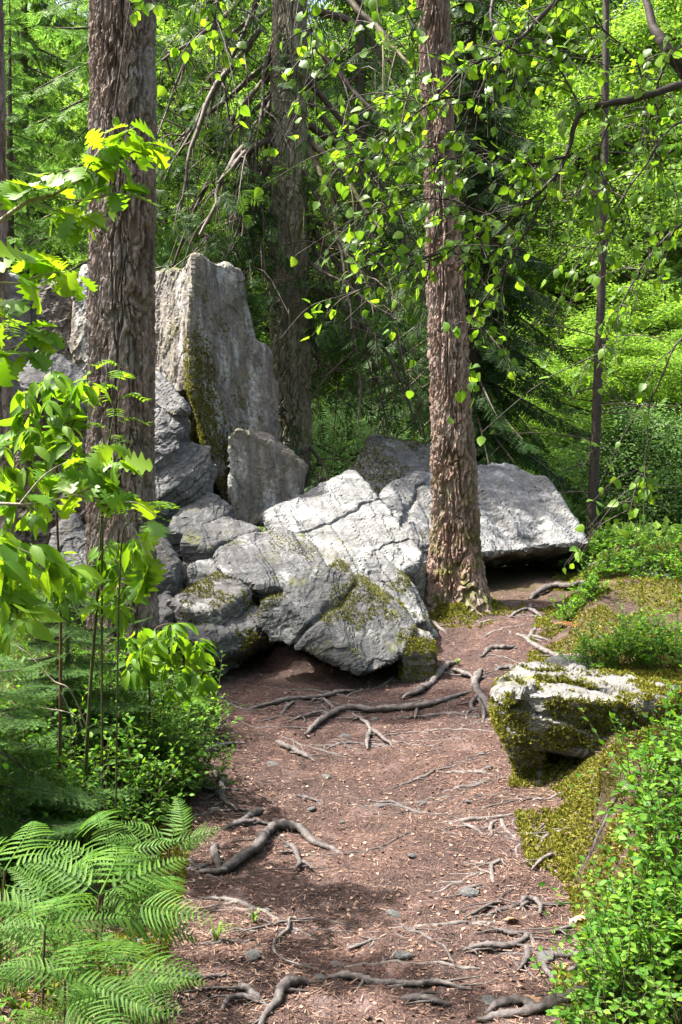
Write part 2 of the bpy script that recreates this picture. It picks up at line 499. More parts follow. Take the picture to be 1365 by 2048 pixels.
def rock(name, label, hulls, mat, vox=.016, strata=(0, -.3, .95), layer=.05, amp=.03, lump=.05, fine=.008, foot=False, cracks=(), seed=1, cat='boulder', flute=None, group=None, cuts=0):
    """A fractured block: convex bodies melted together, then layered, chipped and pitted."""
    hs = []
    for h in hulls:
        pts = np.array([P(*q) if len(q) == 3 else np.array(q[:3]) for q in h])
        if foot:
            c = pts.mean(0)
            f = c + (pts - c) * .92
            f[:, 2] = ground_xy(f[:, 0], f[:, 1]) - .12
            pts = np.concatenate([pts, f])
        hs.append(pts)
    tmp = link('tmp', hull_mesh(hs))
    md = tmp.modifiers.new('r', 'REMESH'); md.mode = 'VOXEL'; md.voxel_size = vox; md.use_smooth_shade = True
    dg = bpy.context.evaluated_depsgraph_get(); dg.update()
    me = bpy.data.meshes.new_from_object(tmp.evaluated_get(dg))
    old = tmp.data
    bpy.data.objects.remove(tmp); bpy.data.meshes.remove(old)
    n = len(me.vertices)
    V = np.empty(n * 3, dtype=np.float32); me.vertices.foreach_get('co', V); V = V.reshape(-1, 3).astype(float)
    N = vert_normals(me)
    s = unit(np.array(strata, float)[None])[0]
    # clean breaks: corners sheared off along flat planes
    rk = np.random.default_rng(seed * 7 + 1); cen = V.mean(0)
    for kk in range(cuts):
        dn = rk.normal(0, 1, 3); dn[2] += .35; dn[1] -= .5; dn = dn / np.linalg.norm(dn)
        h = (V - cen) @ dn
        lim = h.max() * rk.uniform(.80, .93)
        V = V - dn * np.maximum(0, h - lim)[:, None]
    me.vertices.foreach_set('co', V.astype(np.float32).ravel()); me.update()
    N = vert_normals(me)
    off = seed * 13.7
    q = V + off
    # broad lumps: pull corners in and out so that edges are not ruler-straight
    s1 = unit(np.cross(s, [0.83, .2, .1])[None])[0]; s2 = np.cross(s, s1)
    qs = np.stack([q @ s1, q @ s2 * 1.5, q @ s * 2.6], -1) + .10 * np.stack([vnoise(q * 5, seed + m) for m in (41, 42, 43)], -1)
    d = lump * .25 * fbm(q * 1.05, 2, seed) + lump * .8 * facet(qs * 1.7, seed) + lump * .5 * facet(qs * 5.0, seed + 2)
    # layers of slate: each bed stands in or out a little, with a rough broken rim
    w = q @ s / layer + .45 * vnoise(q * 1.3, seed + 5) + .22 * vnoise(q * 7, seed + 6) + .12 * vnoise(q * 21, seed + 7)
    k = np.floor(w); fr = w - k
    zz = np.zeros_like(k).astype(np.int64)
    ha = rnd3(k.astype(np.int64), zz, zz, seed + 9); hb = rnd3((k + 1).astype(np.int64), zz, zz, seed + 9)
    side = 1 - np.abs(N @ s)
    bed = ha + (hb - ha) * sstep(.82, 1, fr)
    d = d + amp * (bed - .5) * (.12 + .88 * side)
    d = d - amp * .9 * np.exp(-((fr - .91) / .06) ** 2) * side * (vnoise(q * 3.3, seed + 3) * .5 + .5)
    # ripples on the cleavage face, drawn out along the dip
    t1 = unit(np.cross(s, [0.83, .2, .1])[None])[0]; t2 = np.cross(s, t1)
    rp = np.stack([q @ t1 * 1.6, q @ t2 * 20.0, q @ s * 6], -1)
    d = d + fine * .5 * fbm(rp, 3, seed + 11) * (1 - side) ** 2
    if flute is not None:
        f, fa, fs = flute
        ax = unit(np.array(f, float)[None])[0]
        d = d + fa * fbm(np.stack([q @ ax * fs * .12, *(np.cross(ax, q) * fs).T[:2]], -1), 3, seed + 13)
    # terraces on the cleavage face: spalled flakes
    tw = fbm(np.stack([q @ t1 * .9, q @ t2 * 6.5, q @ s * 4], -1), 2, seed + 15) + .10 * facet(qs * 7, seed + 16)
    d = d + fine * 1.1 * (sstep(.0, .02, tw) + sstep(.3, .32, tw) + sstep(-.35, -.33, tw) + sstep(.62, .64, tw))
    d = d + fine * .45 * fbm(q * 18, 3, seed + 19) + fine * .35 * vnoise(q * 55, seed + 23)
    for (cp, cn, cw, cd) in cracks:
        cp = P(*cp); cn = unit(np.array(cn, float)[None])[0]
        dist = (V - cp) @ cn + .03 * fbm(V * 5, 3, seed + 29)
        d = d - cd * np.exp(-(dist / cw) ** 2) * sstep(.9, .5, np.linalg.norm(V - cp, axis=1))
    V = V + N * d[:, None]
    base = np.array([V[:, 0].mean(), V[:, 1].mean(), V[:, 2].min()])
    me.vertices.foreach_set('co', (V - base).astype(np.float32).ravel())
    me.polygons.foreach_set('use_smooth', np.zeros(len(me.polygons), dtype=bool))
    me.update()
    me.materials.clear(); me.materials.append(mat)
    return tag(link(name, me, None, base), label, cat, group, 'thing')

def flat(pts):
    """The same outline laid on one true plane: a clean cleavage face."""
    a = np.array([P(*q) for q in pts]); c = a.mean(0)
    n = np.linalg.svd(a - c)[2][2]
    eye = np.array([0, 0, EYE]); out = []
    for q, v in zip(pts, a):
        d = v - eye; t = ((c - eye) @ n) / (d @ n)
        t = min(1.08, max(.92, t))
        out.append((q[0], q[1], q[2] * t))
    return out

def sh(pts, d, f=1.0):
    """The points again, moved back into the rock by d metres (and drawn together by f)."""
    a = np.array([P(*q) for q in pts]); c = a.mean(0)
    a = c + (a - c) * f + np.array(d)
    return [(*x, 0) for x in a]

RM = {
    'slab': rock_mat('slate_pale', 1.05, .28, .8),
    'big': rock_mat('slate_great', 1.0, .30, .7),
    'front': rock_mat('slate_front', .56, .50, .35),
    'back': rock_mat('slate_back', .86, .50, .75),
    'mono': rock_mat('slate_monolith', 1.0, .8, 1.0, (4.5, 4.5, .9), .6, (1.5, 1.5, .4)),
    'step': rock_mat('slate_step', .72, .3, .4),
    'dark': rock_mat('slate_dark', .58, .5, .25),
    'brown': rock_mat('slate_brown', .5, .5, .2, (1, 1, 6), .9),
    'mossy': rock_mat('slate_mossy', .95, .65, .6, (1, 1, 6), .2),
}
ROCK = {}
# the tall standing stone and its neighbours, left
a1 = [(390, 515, 9.4), (405, 518, 9.55), (430, 527, 9.75), (479, 541, 10.05), (490, 569, 10.1), (512, 672, 10.05), (510, 1040, 9.75), (470, 1045, 9.15), (432, 960, 9.1), (385, 780, 9.2), (375, 640, 9.35)]
a1 = flat(a1)
a2 = [(500, 676, 10.0), (537, 694, 10.05), (549, 788, 9.95), (551, 900, 9.9), (551, 1050, 9.75), (490, 1045, 9.4), (480, 720, 9.9)]
a2 = flat(a2)
a3 = [(300, 551, 10.1), (354, 547, 9.75), (392, 530, 9.45), (383, 775, 9.25), (345, 790, 9.45), (300, 760, 9.8)]
a3 = flat(a3)
ROCK['mono'] = rock('standing_boulder', 'tall upright grey stone with a mossy ridge, rising highest of the rocks', [a1 + sh(a1, (-.25, .85, 0), .95), a2 + sh(a2, (-.1, .7, 0), .95), a3 + sh(a3, (0, .8, 0), .95)], RM['mono'], .017, (.82, -.45, .1), .11, .03, .025, .010, False, seed=3, flute=((.25, 0, 1), .022, 9))
a = [(455, 868, 9.0), (470, 858, 9.03), (492, 861, 9.1), (538, 882, 9.25), (569, 903, 9.35), (605, 931, 9.45), (590, 1004, 9.35), (550, 1044, 9.15), (472, 1058, 8.9), (455, 1000, 8.9)]
a = flat(a)
ROCK['sheet'] = rock('split_slab', 'thin weathered slab with a jagged stepped rim leaning against the tall stone', [a + sh(a, (.05, .28, 0))], RM['mono'], .015, (.8, -.45, .1), .08, .04, .03, .010, seed=4, flute=((.25, 0, 1), .018, 10))
a = [(143, 740, 9.9), (150, 565, 10.0), (166, 530, 10.2), (205, 524, 10.3), (320, 552, 10.25), (320, 740, 9.9), (320, 900, 9.6), (143, 900, 9.6)]
rock('grey_boulder', 'upright grey block behind the thick pine, joined to the tall stone', [a + sh(a, (0, .8, 0))], RM['mono'], .024, (.7, -.5, .2), .12, .04, .06, .01, True, seed=5)
a = [(62, 610, 9.9), (85, 560, 10.1), (140, 556, 10.3), (150, 700, 9.9), (150, 840, 9.6), (50, 840, 9.6), (55, 700, 9.75)]
rock('dark_boulder', 'upright block with a black shaded face between oak leaves and thick pine', [a + sh(a, (.05, .7, 0))], RM['brown'], .026, (.9, -.3, .1), .12, .04, .05, .01, True, seed=6)
a = [(-60, 570, 9.3), (10, 548, 9.4), (36, 560, 9.6), (42, 700, 9.4), (40, 900, 9.1), (-60, 900, 9.1)]
rock('grey_boulder', 'mossy grey block at the picture edge behind the slim trunk', [a + sh(a, (0, .6, 0))], RM['mossy'], .03, (.9, -.3, .1), .12, .04, .05, .01, True, seed=8)
a = [(31, 756, 7.75), (72, 703, 8.0), (103, 699, 8.15), (150, 735, 8.1), (190, 790, 7.9), (190, 830, 7.8), (110, 790, 7.65), (40, 776, 7.65), (110, 735, 7.85)]
rock('slab_boulder', 'grey slab with a pointed snout capping the brown rock left of thick pine', [a + sh(a, (.05, .55, -.12))], RM['step'], .016, (-.2, -.5, .85), .05, .04, .03, .008, seed=9)
a = [(22, 800, 7.95), (60, 785, 7.9), (190, 822, 7.9), (190, 1010, 7.75), (20, 960, 7.85)]
rock('brown_boulder', 'broad brown stained rock face behind the sapling leaves', [a + sh(a, (0, .7, 0))], RM['brown'], .02, (.2, -.4, .9), .09, .03, .06, .012, True, seed=10)
a = [(94, 1105, 7.3), (105, 1062, 7.4), (135, 1032, 7.5), (175, 1070, 7.45), (178, 1140, 7.25), (100, 1140, 7.2)]
rock('domed_rock', 'small domed rock with a moss cap left of the thick pine foot', [a + sh(a, (0, .5, 0))], RM['dark'], .014, (0, -.3, .9), .08, .02, .04, .008, True, seed=11)
# stepped rocks between thick pine and tall stone
a = [(296, 745, 9.1), (318, 742, 9.0), (352, 782, 8.85), (372, 815, 8.75), (350, 828, 8.7), (296, 800, 8.8)]
rock('ledge_rock', 'small broken ledge tucked under the foot of the tall stone', [a + sh(a, (-.05, .6, -.15))], RM['dark'], .013, (.3, -.5, .8), .05, .04, .02, .008, True, seed=12)
a = [(290, 815, 8.65), (330, 823, 8.75), (345, 845, 8.7), (362, 862, 8.7), (355, 900, 8.55), (310, 930, 8.4), (285, 930, 8.4)]
b = [(300, 905, 8.55), (372, 880, 8.75), (400, 890, 8.85), (417, 900, 8.85), (419, 930, 8.75), (330, 985, 8.3), (300, 1010, 8.25), (412, 985, 8.65), (360, 1040, 8.45), (300, 1030, 8.3)]
rock('stepped_boulder', 'stepped grey rock with pale lit treads beside the thick pine', [a + sh(a, (.0, .7, -.1)), b + sh(b, (-.05, .7, -.1))], RM['step'], .014, (-.25, -.5, .82), .07, .05, .03, .009, True, seed=13)
a = [(330, 1060, 8.05), (345, 1030, 8.3), (412, 985, 8.7), (440, 995, 8.75), (466, 1015, 8.7), (440, 1034, 8.5), (370, 1066, 8.1)]
rock('ledge_rock', 'dark flat ledge below the stepped rock and the moss streak', [a + sh(a, (0, .5, -.3))], RM['dark'], .013, (.05, -.35, .93), .05, .03, .02, .006, True, seed=14)
a = [(372, 1064, 7.95), (446, 1036, 8.45), (480, 1045, 8.5), (520, 1062, 8.35), (440, 1084, 7.95), (420, 1098, 7.85), (365, 1085, 7.85), (368, 1125, 7.85), (425, 1130, 7.85)]
rock('flat_block', 'dark flat topped block in the hollow behind the round edged boulder', [a + sh(a, (.05, .5, -.25))], RM['dark'], .013, (.05, -.3, .95), .07, .03, .015, .006, True, seed=15)
a = [(300, 1060, 7.35), (318, 1068, 7.4), (358, 1120, 7.25), (350, 1150, 7.15), (300, 1150, 7.1)]
rock('grey_wedge', 'slanting grey wedge of rock close behind the thick pine foot', [a + sh(a, (0, .45, -.1))], RM['dark'], .013, (.3, -.5, .8), .06, .02, .02, .006, True, seed=16)
a = [(378, 1134, 7.45), (395, 1119, 7.6), (420, 1117, 7.65), (452, 1140, 7.6), (455, 1165, 7.45), (380, 1168, 7.4)]
rock('pale_rock', 'small pale rock splashed with white lichen above the mossy wedge', [a + sh(a, (0, .35, -.05))], RM['slab'], .012, (0, -.4, .9), .05, .02, .02, .006, True, seed=17)
a = [(337, 1205, 6.95), (370, 1178, 7.2), (420, 1158, 7.4), (458, 1146, 7.5), (488, 1184, 7.25), (470, 1205, 7.05), (440, 1222, 6.95), (375, 1226, 6.85)]
a = flat(a)
ROCK['wedge'] = rock('mossy_wedge', 'dark wedge shaped rock with a thick band of yellow green moss', [a + sh(a, (.05, .4, -.1))], RM['mossy'], .012, (-.2, -.45, .87), .05, .03, .03, .008, True, seed=18)
a = [(345, 1262, 6.7), (362, 1250, 6.9), (446, 1233, 7.05), (492, 1208, 7.3), (530, 1216, 7.3), (526, 1250, 7.05), (442, 1275, 6.8), (405, 1290, 6.65), (352, 1278, 6.6)]
a += [(360, 1300, 6.72), (425, 1318, 6.68), (525, 1270, 7.02), (385, 1315, 7.0), (430, 1330, 6.95), (515, 1292, 7.2)]
a = flat(a[:9]) + a[9:]
ROCK['flat'] = rock('low_slab', 'low grey slab with a mossy front edge lying beside the path', [a + sh(a[:9], (.05, .35, -.2))], RM['front'], .012, (.05, -.35, .93), .045, .03, .03, .008, seed=19)
for (x0, y0, r, Y, sd, lb) in [(326, 1205, 22, 6.95, 20, 'small pale stone peeping out beside the thick pine foot'), (362, 1236, 28, 7.0, 21, 'rounded grey stone resting above the low mossy slab'), (318, 1255, 16, 6.8, 22, 'little grey stone in the dark gap under the thick pine')]:
    a = [(x0 - r, y0 + 14, Y), (x0 - r * .5, y0 - 14, Y + .1), (x0 + r * .5, y0 - 16, Y + .12), (x0 + r, y0 + 4, Y + .05), (x0 + r * .7, y0 + 25, Y - .05), (x0 - r * .6, y0 + 28, Y - .05)]
    rock('small_stone', lb, [a + sh(a, (0, .2, -.02))], RM['front'], .011, (0, -.3, .9), .04, .015, .03, .006, True, seed=sd, cat='stone')
# the heap in the middle
a = [(535, 1028, 9.0), (603, 993, 9.3), (625, 977, 9.4), (696, 944, 9.75), (710, 945, 9.75), (740, 977, 9.5), (762, 1004, 9.3), (800, 1052, 8.9), (843, 1103, 8.5), (841, 1120, 8.42), (806, 1142, 8.25), (740, 1140, 8.1), (652, 1140, 8.1), (600, 1075, 8.5), (553, 1058, 8.75)]
a += [(560, 1075, 9.3), (808, 1172, 8.5), (850, 1165, 8.9), (720, 1000, 10.2)]
a = flat(a[:15]) + a[15:]
ROCK['slab'] = rock('sloping_slab', 'large pale sunlit slab with a long crack sloping up beside the tall stone', [a], RM['slab'], .0145, (-.06, -.5, .86), .085, .04, .016, .010, True, cracks=[((695, 1035, 9.0), (.72, -.66, -.1), .012, .05), ((770, 1090, 8.5), (.6, -.75, .1), .01, .03)], seed=23)
a = [(860, 958, 10.75), (957, 951, 10.85), (982, 935, 11.0), (1014, 928, 11.1), (1046, 941, 11.1), (1062, 958, 11.0), (1091, 962, 11.0), (1112, 988, 10.8), (1152, 1045, 10.3), (1151, 1060, 10.15), (1176, 1086, 9.85), (1034, 1088, 9.65), (960, 1108, 9.45), (860, 1100, 9.5)]
a = flat(a)
u = [(985, 1128, 11.0), (1126, 1118, 11.2), (1165, 1098, 10.6), (880, 1140, 10.6), (1000, 960, 11.9), (1130, 1060, 11.7), (1100, 1110, 11.7), (870, 980, 11.6)]
b = [(768, 1000, 9.75), (788, 962, 10.2), (819, 952, 10.45), (890, 950, 10.7), (890, 1105, 9.35), (858, 1130, 9.2), (832, 1140, 9.15), (805, 1070, 9.3)]
ROCK['big'] = rock('great_slab', 'biggest pale slab with a dark undercut, behind the reddish pine', [a + u, b + sh(b, (.05, .8, -.1)) + [(840, 1165, 9.45), (890, 1155, 9.5)]], RM['big'], .017, (.12, -.52, .84), .10, .045, .02, .011, False, cracks=[((1120, 1057, 10.2), (.2, -.5, .84), .02, .06), ((820, 1010, 9.8), (.7, -.4, .4), .015, .05)], seed=24)
a = [(693, 946, 10.7), (718, 912, 10.9), (740, 873, 11.0), (775, 874, 11.15), (800, 885, 11.2), (880, 902, 11.3), (895, 965, 10.8), (790, 970, 10.55), (766, 1002, 10.35), (740, 980, 10.4), (765, 1060, 10.7), (880, 1050, 10.9)]
ROCK['top'] = rock('peaked_boulder', 'peaked olive mossy boulder perched behind the pale slabs', [a + sh(a, (.1, .8, -.05), .9)], RM['mossy'], .016, (.35, -.75, .5), .10, .04, .05, .010, True, seed=25)
a = [(430, 1112, 7.6), (437, 1096, 7.75), (480, 1078, 8.0), (537, 1060, 8.3), (603, 1066, 8.4), (622, 1084, 8.3), (655, 1133, 7.9), (640, 1160, 7.65), (575, 1178, 7.42), (515, 1172, 7.35), (455, 1150, 7.4), (434, 1130, 7.5)]
a += [(446, 1150, 7.65), (470, 1185, 7.6), (560, 1220, 7.5), (650, 1200, 8.0)]
a = flat(a[:12]) + a[12:]
ROCK['back'] = rock('round_edged_boulder', 'mottled grey boulder with a rounded layered edge behind the front boulder', [a + sh(a[:12], (0, .3, -.25), .9)], RM['back'], .0125, (-.05, -.55, .83), .05, .045, .018, .009, seed=26)
a = [(655, 1130, 7.85), (757, 1100, 8.05), (780, 1125, 7.95), (812, 1160, 7.85), (828, 1195, 7.7), (848, 1238, 7.55), (828, 1250, 7.45), (783, 1224, 7.45), (733, 1180, 7.55), (690, 1150, 7.7)]
a = flat(a)
ROCK['shard'] = rock('ribbed_shard', 'long ribbed shard of slate lying between front boulder and pale slab', [a + sh(a, (.12, .4, -.18))], RM['back'], .0125, (.3, -.5, .8), .04, .05, .02, .010, seed=27, flute=((.5, -.5, -.5), .02, 14))
a = [(560, 1200, 7.1), (585, 1155, 7.35), (610, 1141, 7.5), (660, 1140, 7.55), (698, 1144, 7.55), (733, 1175, 7.42), (775, 1219, 7.25), (826, 1260, 7.08), (805, 1307, 6.95), (735, 1348, 6.85), (690, 1322, 6.87), (620, 1275, 6.97)]
a = flat(a)
b = [(529, 1208, 7.02), (540, 1200, 7.08), (556, 1203, 7.05), (610, 1235, 6.98), (690, 1290, 6.86), (740, 1330, 6.83), (735, 1350, 6.82), (687, 1322, 6.83), (616, 1285, 6.88), (546, 1276, 6.95), (526, 1246, 6.98)]
b = flat(b)
a = [(x, y, Y * .985) for x, y, Y in a]; b = [(x, y, Y * .98) for x, y, Y in b]
ba = [(600, 1296, 7.75), (700, 1330, 7.25), (840, 1295, 7.5), (600, 1250, 7.9), (800, 1190, 7.9)]
ROCK['front'] = rock('front_boulder', 'big tilted grey boulder with moss streaks at the front of the heap', [a + ba, b + sh(b, (.10, .22, .03), .9)], RM['front'], .0115, (-.35, -.55, .75), .06, .04, .018, .008, seed=28, cracks=[((600, 1262, 6.95), (-.5, -.2, .84), .015, .04)])
a = [(800, 1282, 6.95), (812, 1268, 7.05), (850, 1268, 7.1), (870, 1285, 7.0), (868, 1304, 6.9), (806, 1306, 6.88)]
ROCK['knob'] = rock('mossy_stone', 'small moss covered stone at the toe of the front boulder', [a + sh(a, (0, .22, 0))], RM['mossy'], .011, (0, -.3, .95), .05, .015, .03, .006, True, seed=29, cat='stone')
# right side
a = [(998, 1388, 5.2), (1010, 1362, 5.45), (1036, 1341, 5.65), (1072, 1332, 5.75), (1193, 1357, 5.7), (1265, 1377, 5.65), (1352, 1378, 5.6), (1344, 1404, 5.25), (1280, 1412, 5.02), (1200, 1404, 4.96), (1110, 1392, 4.98), (1025, 1392, 5.08)]
lo = [(1004, 1432, 5.12), (1034, 1488, 5.08), (1110, 1492, 5.04), (1229, 1500, 5.04), (1316, 1458, 5.16)]
un = [(1100, 1488, 5.55), (1229, 1495, 5.55), (1320, 1470, 5.5)]
leg = [(1004, 1420, 5.12), (1030, 1470, 5.06), (1048, 1558, 5.12), (1070, 1560, 5.12), (1085, 1480, 5.1)]
ROCK['right'] = rock('mossy_boulder', 'grey boulder hung with thick moss over a dark hollow beside the path', [a + lo + un + sh(a[:6], (.05, .1, -.2)), leg + sh(leg, (.08, .28, 0))], RM['mossy'], .0095, (.1, -.3, .93), .05, .014, .06, .009, seed=30)
a = [(1240, 1170, 8.2), (1285, 1130, 8.6), (1310, 1135, 8.7), (1420, 1250, 8.1), (1420, 1330, 7.7), (1300, 1260, 7.8), (1262, 1215, 7.95)]
rock('leaning_slab', 'dark brown slab leaning out of the bank beside the bilberry, far right', [a + sh(a, (.1, .4, -.1))], RM['brown'], .014, (.6, -.6, .4), .05, .03, .03, .008, True, seed=31)
a = [(1060, 1338, 6.2), (1120, 1312, 6.5), (1190, 1318, 6.5), (1205, 1340, 6.3), (1150, 1352, 6.1)]
rock('buried_rock', 'flat grey rock half buried under roots behind the mossy boulder', [a + sh(a, (0, .2, -.1))], RM['front'], .013, (0, -.2, .97), .04, .02, .02, .006, seed=32, cat='stone')

# ------------------------------------------------------------------ trunks
def trunk_mesh(name, path, radii, mat, base, n_around, n_up, plates=14, plate_h=.13, amp=.016, seed=1, flare=0.0, elong=1.0):
    """A trunk with raised bark plates between deep fissures."""
    c = spline(path, n_up); n = len(c)
    t = np.linspace(0, 1, n)
    r = np.interp(t, np.linspace(0, 1, len(radii)), radii)
    th = np.linspace(0, 2 * np.pi, n_around, endpoint=False)
    Hh = c[:, 2] - c[0, 2]
    TH, HH = np.meshgrid(th, Hh)
    q = np.stack([np.cos(TH) * .5, np.sin(TH) * .5, HH], -1).reshape(-1, 3)
    k = plates / 3.1416
    wq = q + .05 * np.stack([vnoise(q * 5 + 3, seed), vnoise(q * 5 + 7, seed + 1), vnoise(q * 4, seed + 2) * 2], -1)
    # long fissures that run up the stem, fork and meet, and short cross cracks that cut the ridges into plates
    n1 = vnoise(wq * np.array([k, k, .30 / plate_h * .9]), seed) + .45 * vnoise(wq * np.array([k * 2.1, k * 2.1, .7 / plate_h]), seed + 4)
    n2 = vnoise(wq * np.array([k * .8, k * .8, .62 / plate_h]), seed + 5) + .4 * vnoise(wq * np.array([k * 2, k * 2, 1.9 / plate_h]), seed + 6)
    f1 = sstep(.02, .15, np.abs(n1)); f2 = sstep(.01, .09, np.abs(n2))
    prof = f1 * (.3 + .7 * f2)
    idv = np.clip(.5 + .55 * vnoise(wq * np.array([k * .9, k * .9, .8 / plate_h]), seed + 12) + .2 * n1, 0, 1)
    d = amp * 1.25 * (prof - 1) + amp * .5 * (np.floor(4 * idv) / 4 - .4) * prof
    d = d + amp * .55 * fbm(q * np.array([30, 30, 20]), 3, seed + 7) * (.3 + .7 * prof)
    d = d + amp * .9 * sstep(.55, .9, vnoise(q * np.array([3, 3, .9]), seed + 8))
    fl = flare * np.exp(-np.maximum(0, HH - .28) / .26) * (1 + .55 * np.cos(TH * 3 + seed) + .35 * np.cos(TH * 5 + 2 * seed))
    rr = r[:, None] + d.reshape(n, -1) + fl + .012 * vnoise(q * np.array([2, 2, .7]), seed + 2).reshape(n, -1)
    V = np.stack([c[:, 0:1] + np.cos(TH) * rr, c[:, 1:2] + np.sin(TH) * rr, np.repeat(c[:, 2:3], n_around, 1)], -1).reshape(-1, 3)
    i = np.arange(n - 1)[:, None] * n_around; j = np.arange(n_around)[None]; k = (j + 1) % n_around
    F = np.stack([i + j, i + k, i + n_around + k, i + n_around + j], -1).reshape(-1, 4)
    me = new_mesh(name, V - np.asarray(base), F, mat, False)
    at = me.attributes.new('plate', 'FLOAT', 'POINT')
    at.data.foreach_set('value', np.clip(idv + .15 * fbm(q * 5, 2, 3), 0, 1).astype(np.float32))
    return me

# leaf and needle templates: +Y along the blade, +Z its upper side
KITE_V = np.array([(0, 0, 0), (.28, .42, .06), (0, 1, -.05), (-.28, .42, .06)])
KITE_F = np.array([(0, 1, 2), (0, 2, 3)])

def sprig_template(pairs=7, w=.036, rng=np.random.default_rng(1)):
    pos, d, n, s = [(0, 0, 0)], [(0, 1, 0)], [(0, 0, 1)], [1.0]
    for i in range(pairs):
        t = .08 + .8 * i / pairs
        for sd in (-1, 1):
            pos.append((0, t, 0)); a = R(52 + rng.uniform(-8, 8))
            d.append((sd * math.sin(a), math.cos(a), -.18 + rng.uniform(-.12, .12)))
            n.append((rng.uniform(-.4, .4), rng.uniform(-.3, .3), 1)); s.append(.52 * (1 - .72 * t))
    kv = np.array([(0, 0, 0), (w * 1.9, .45, 0), (0, 1, 0), (-w * 1.9, .45, 0)])
    V = []; F = []
    for k in range(len(pos)):
        fr = frames(np.array([d[k]]), np.array([n[k]], float))
        wv = kv.copy(); wv[:, 0] *= (.5 if k == 0 else 1.0) / (s[k] if k else 1) * .55
        v, f = scatter(wv, KITE_F, np.array([pos[k]], float), fr, np.array([s[k]]))
        V.append(v); F.append(f + 4 * k)
    return np.concatenate(V), np.concatenate(F)
SPRIG = sprig_template()

def needle_sprig(rng=np.random.default_rng(2)):
    """A fine spruce spray with its needles."""
    V, F, n = [], [], 0
    def twig(p0, d, L):
        nonlocal n
        d = unit(np.array([d], float))[0]; side = unit(np.cross(d, [0, 0, 1.0])[None])[0]
        k = max(5, int(L / .035))
        for i in range(k):
            p = p0 + d * L * (i + .5) / k
            for s in (-1, 1):
                e = unit((side * s * .9 + d * .75 + np.array([0, 0, rng.uniform(-.25, .35)]))[None])[0]
                ln = .085 * (1 - .35 * i / k); wd = d * .012
                V.extend([p - wd, p + wd, p + e * ln]); F.append((n, n + 1, n + 2)); n += 3
        V.extend([p0 + side * .006, p0 - side * .006, p0 + d * L]); F.append((n, n + 1, n + 2)); n += 3
    twig(np.zeros(3), (0, 1, 0), 1.0)
    for i in range(5):
        t = .12 + .72 * i / 5
        for s in (-1, 1):
            a = R(50)
            twig(np.array([0, t, 0]), (s * math.sin(a), math.cos(a), -.1), .5 * (1 - .65 * t))
    return np.array(V), np.array(F)
NSPRIG = needle_sprig()

def spruce_bough(pos, d, nrm, sc, start, az, L, droop, rng, hang=.5, step=.12, size=.30, lift=.1, t0=.12):
    """Append the sprays of one bough that runs out along az and hangs; returns its centre line."""
    t = np.linspace(0, 1, 14)
    out = np.array([math.cos(az), math.sin(az), 0])
    line = start + out * (L * t)[:, None] * (1 - .12 * t[:, None]) + np.array([0, 0, 1.]) * (L * (-droop * t - .25 * droop * t ** 2 + lift * t ** 4))[:, None]
    m = max(3, int(L / step))
    tt = np.clip(np.linspace(t0, 1, m) + rng.normal(0, .01, m), 0, 1)
    pts = np.stack([np.interp(tt, t, line[:, k]) for k in range(3)], -1)
    tan = unit(np.stack([np.interp(tt, t, np.gradient(line[:, k])) for k in range(3)], -1))
    side = unit(np.cross(tan, np.array([0, 0, 1.])))
    for s in (-1, 1):
        dd = tan * .55 + side * s * (.75 + rng.normal(0, .15, (m, 1))) + np.array([0, 0, -hang]) * (.6 + .8 * rng.random((m, 1)))
        pos.append(pts); d.append(dd); nrm.append(np.array([0, 0, 1.]) + rng.normal(0, .35, (m, 3))); sc.append(size * (1.15 - .55 * tt) * rng.uniform(.7, 1.25, m))
    pos.append(pts[-1:]); d.append(tan[-1:]); nrm.append(np.array([[0, 0, 1.]])); sc.append(np.array([size]))
    return line

def make_spruce(name, label, H, Lmax, nb, mat, rng, z0=.6, step=.13, size=.34, hang=.5):
    root = thing(name, label, 'tree', (0, 0, 0))
    pos, d, n, s = [], [], [], []
    wood = MB()
    wood.tube(np.array([(0, 0, -.3), (0, 0, H * .4), (0, 0, H)]), [.022 * H * .5, .016 * H * .5, .01], 9)
    for k in range(nb):
        f = (k + rng.random()) / nb
        z = z0 + (H - z0) * f ** 1.15
        L = (Lmax * (1 - z / H) ** .85 + .15) * rng.uniform(.75, 1.1)
        az = k * 2.39996 + rng.normal(0, .3)
        line = spruce_bough(pos, d, n, s, np.array([0, 0, z]), az, L, .28 + .35 * (1 - f) + rng.normal(0, .06), rng, hang, step, size)
        wood.tube(line[::3], np.linspace(.012 + .008 * L, .004, len(line[::3])), 4)
    pos, d, n, s = map(np.concatenate, (pos, d, n, s))
    V, F = scatter(*SPRIG, pos, frames(d, n), s)
    link('trunk', wood.mesh('spruce_trunk', M['dead_wood']), root)
    tag(link('crown', new_mesh('spruce_crown', V, F, mat, False), root), kind='stuff')
    return root

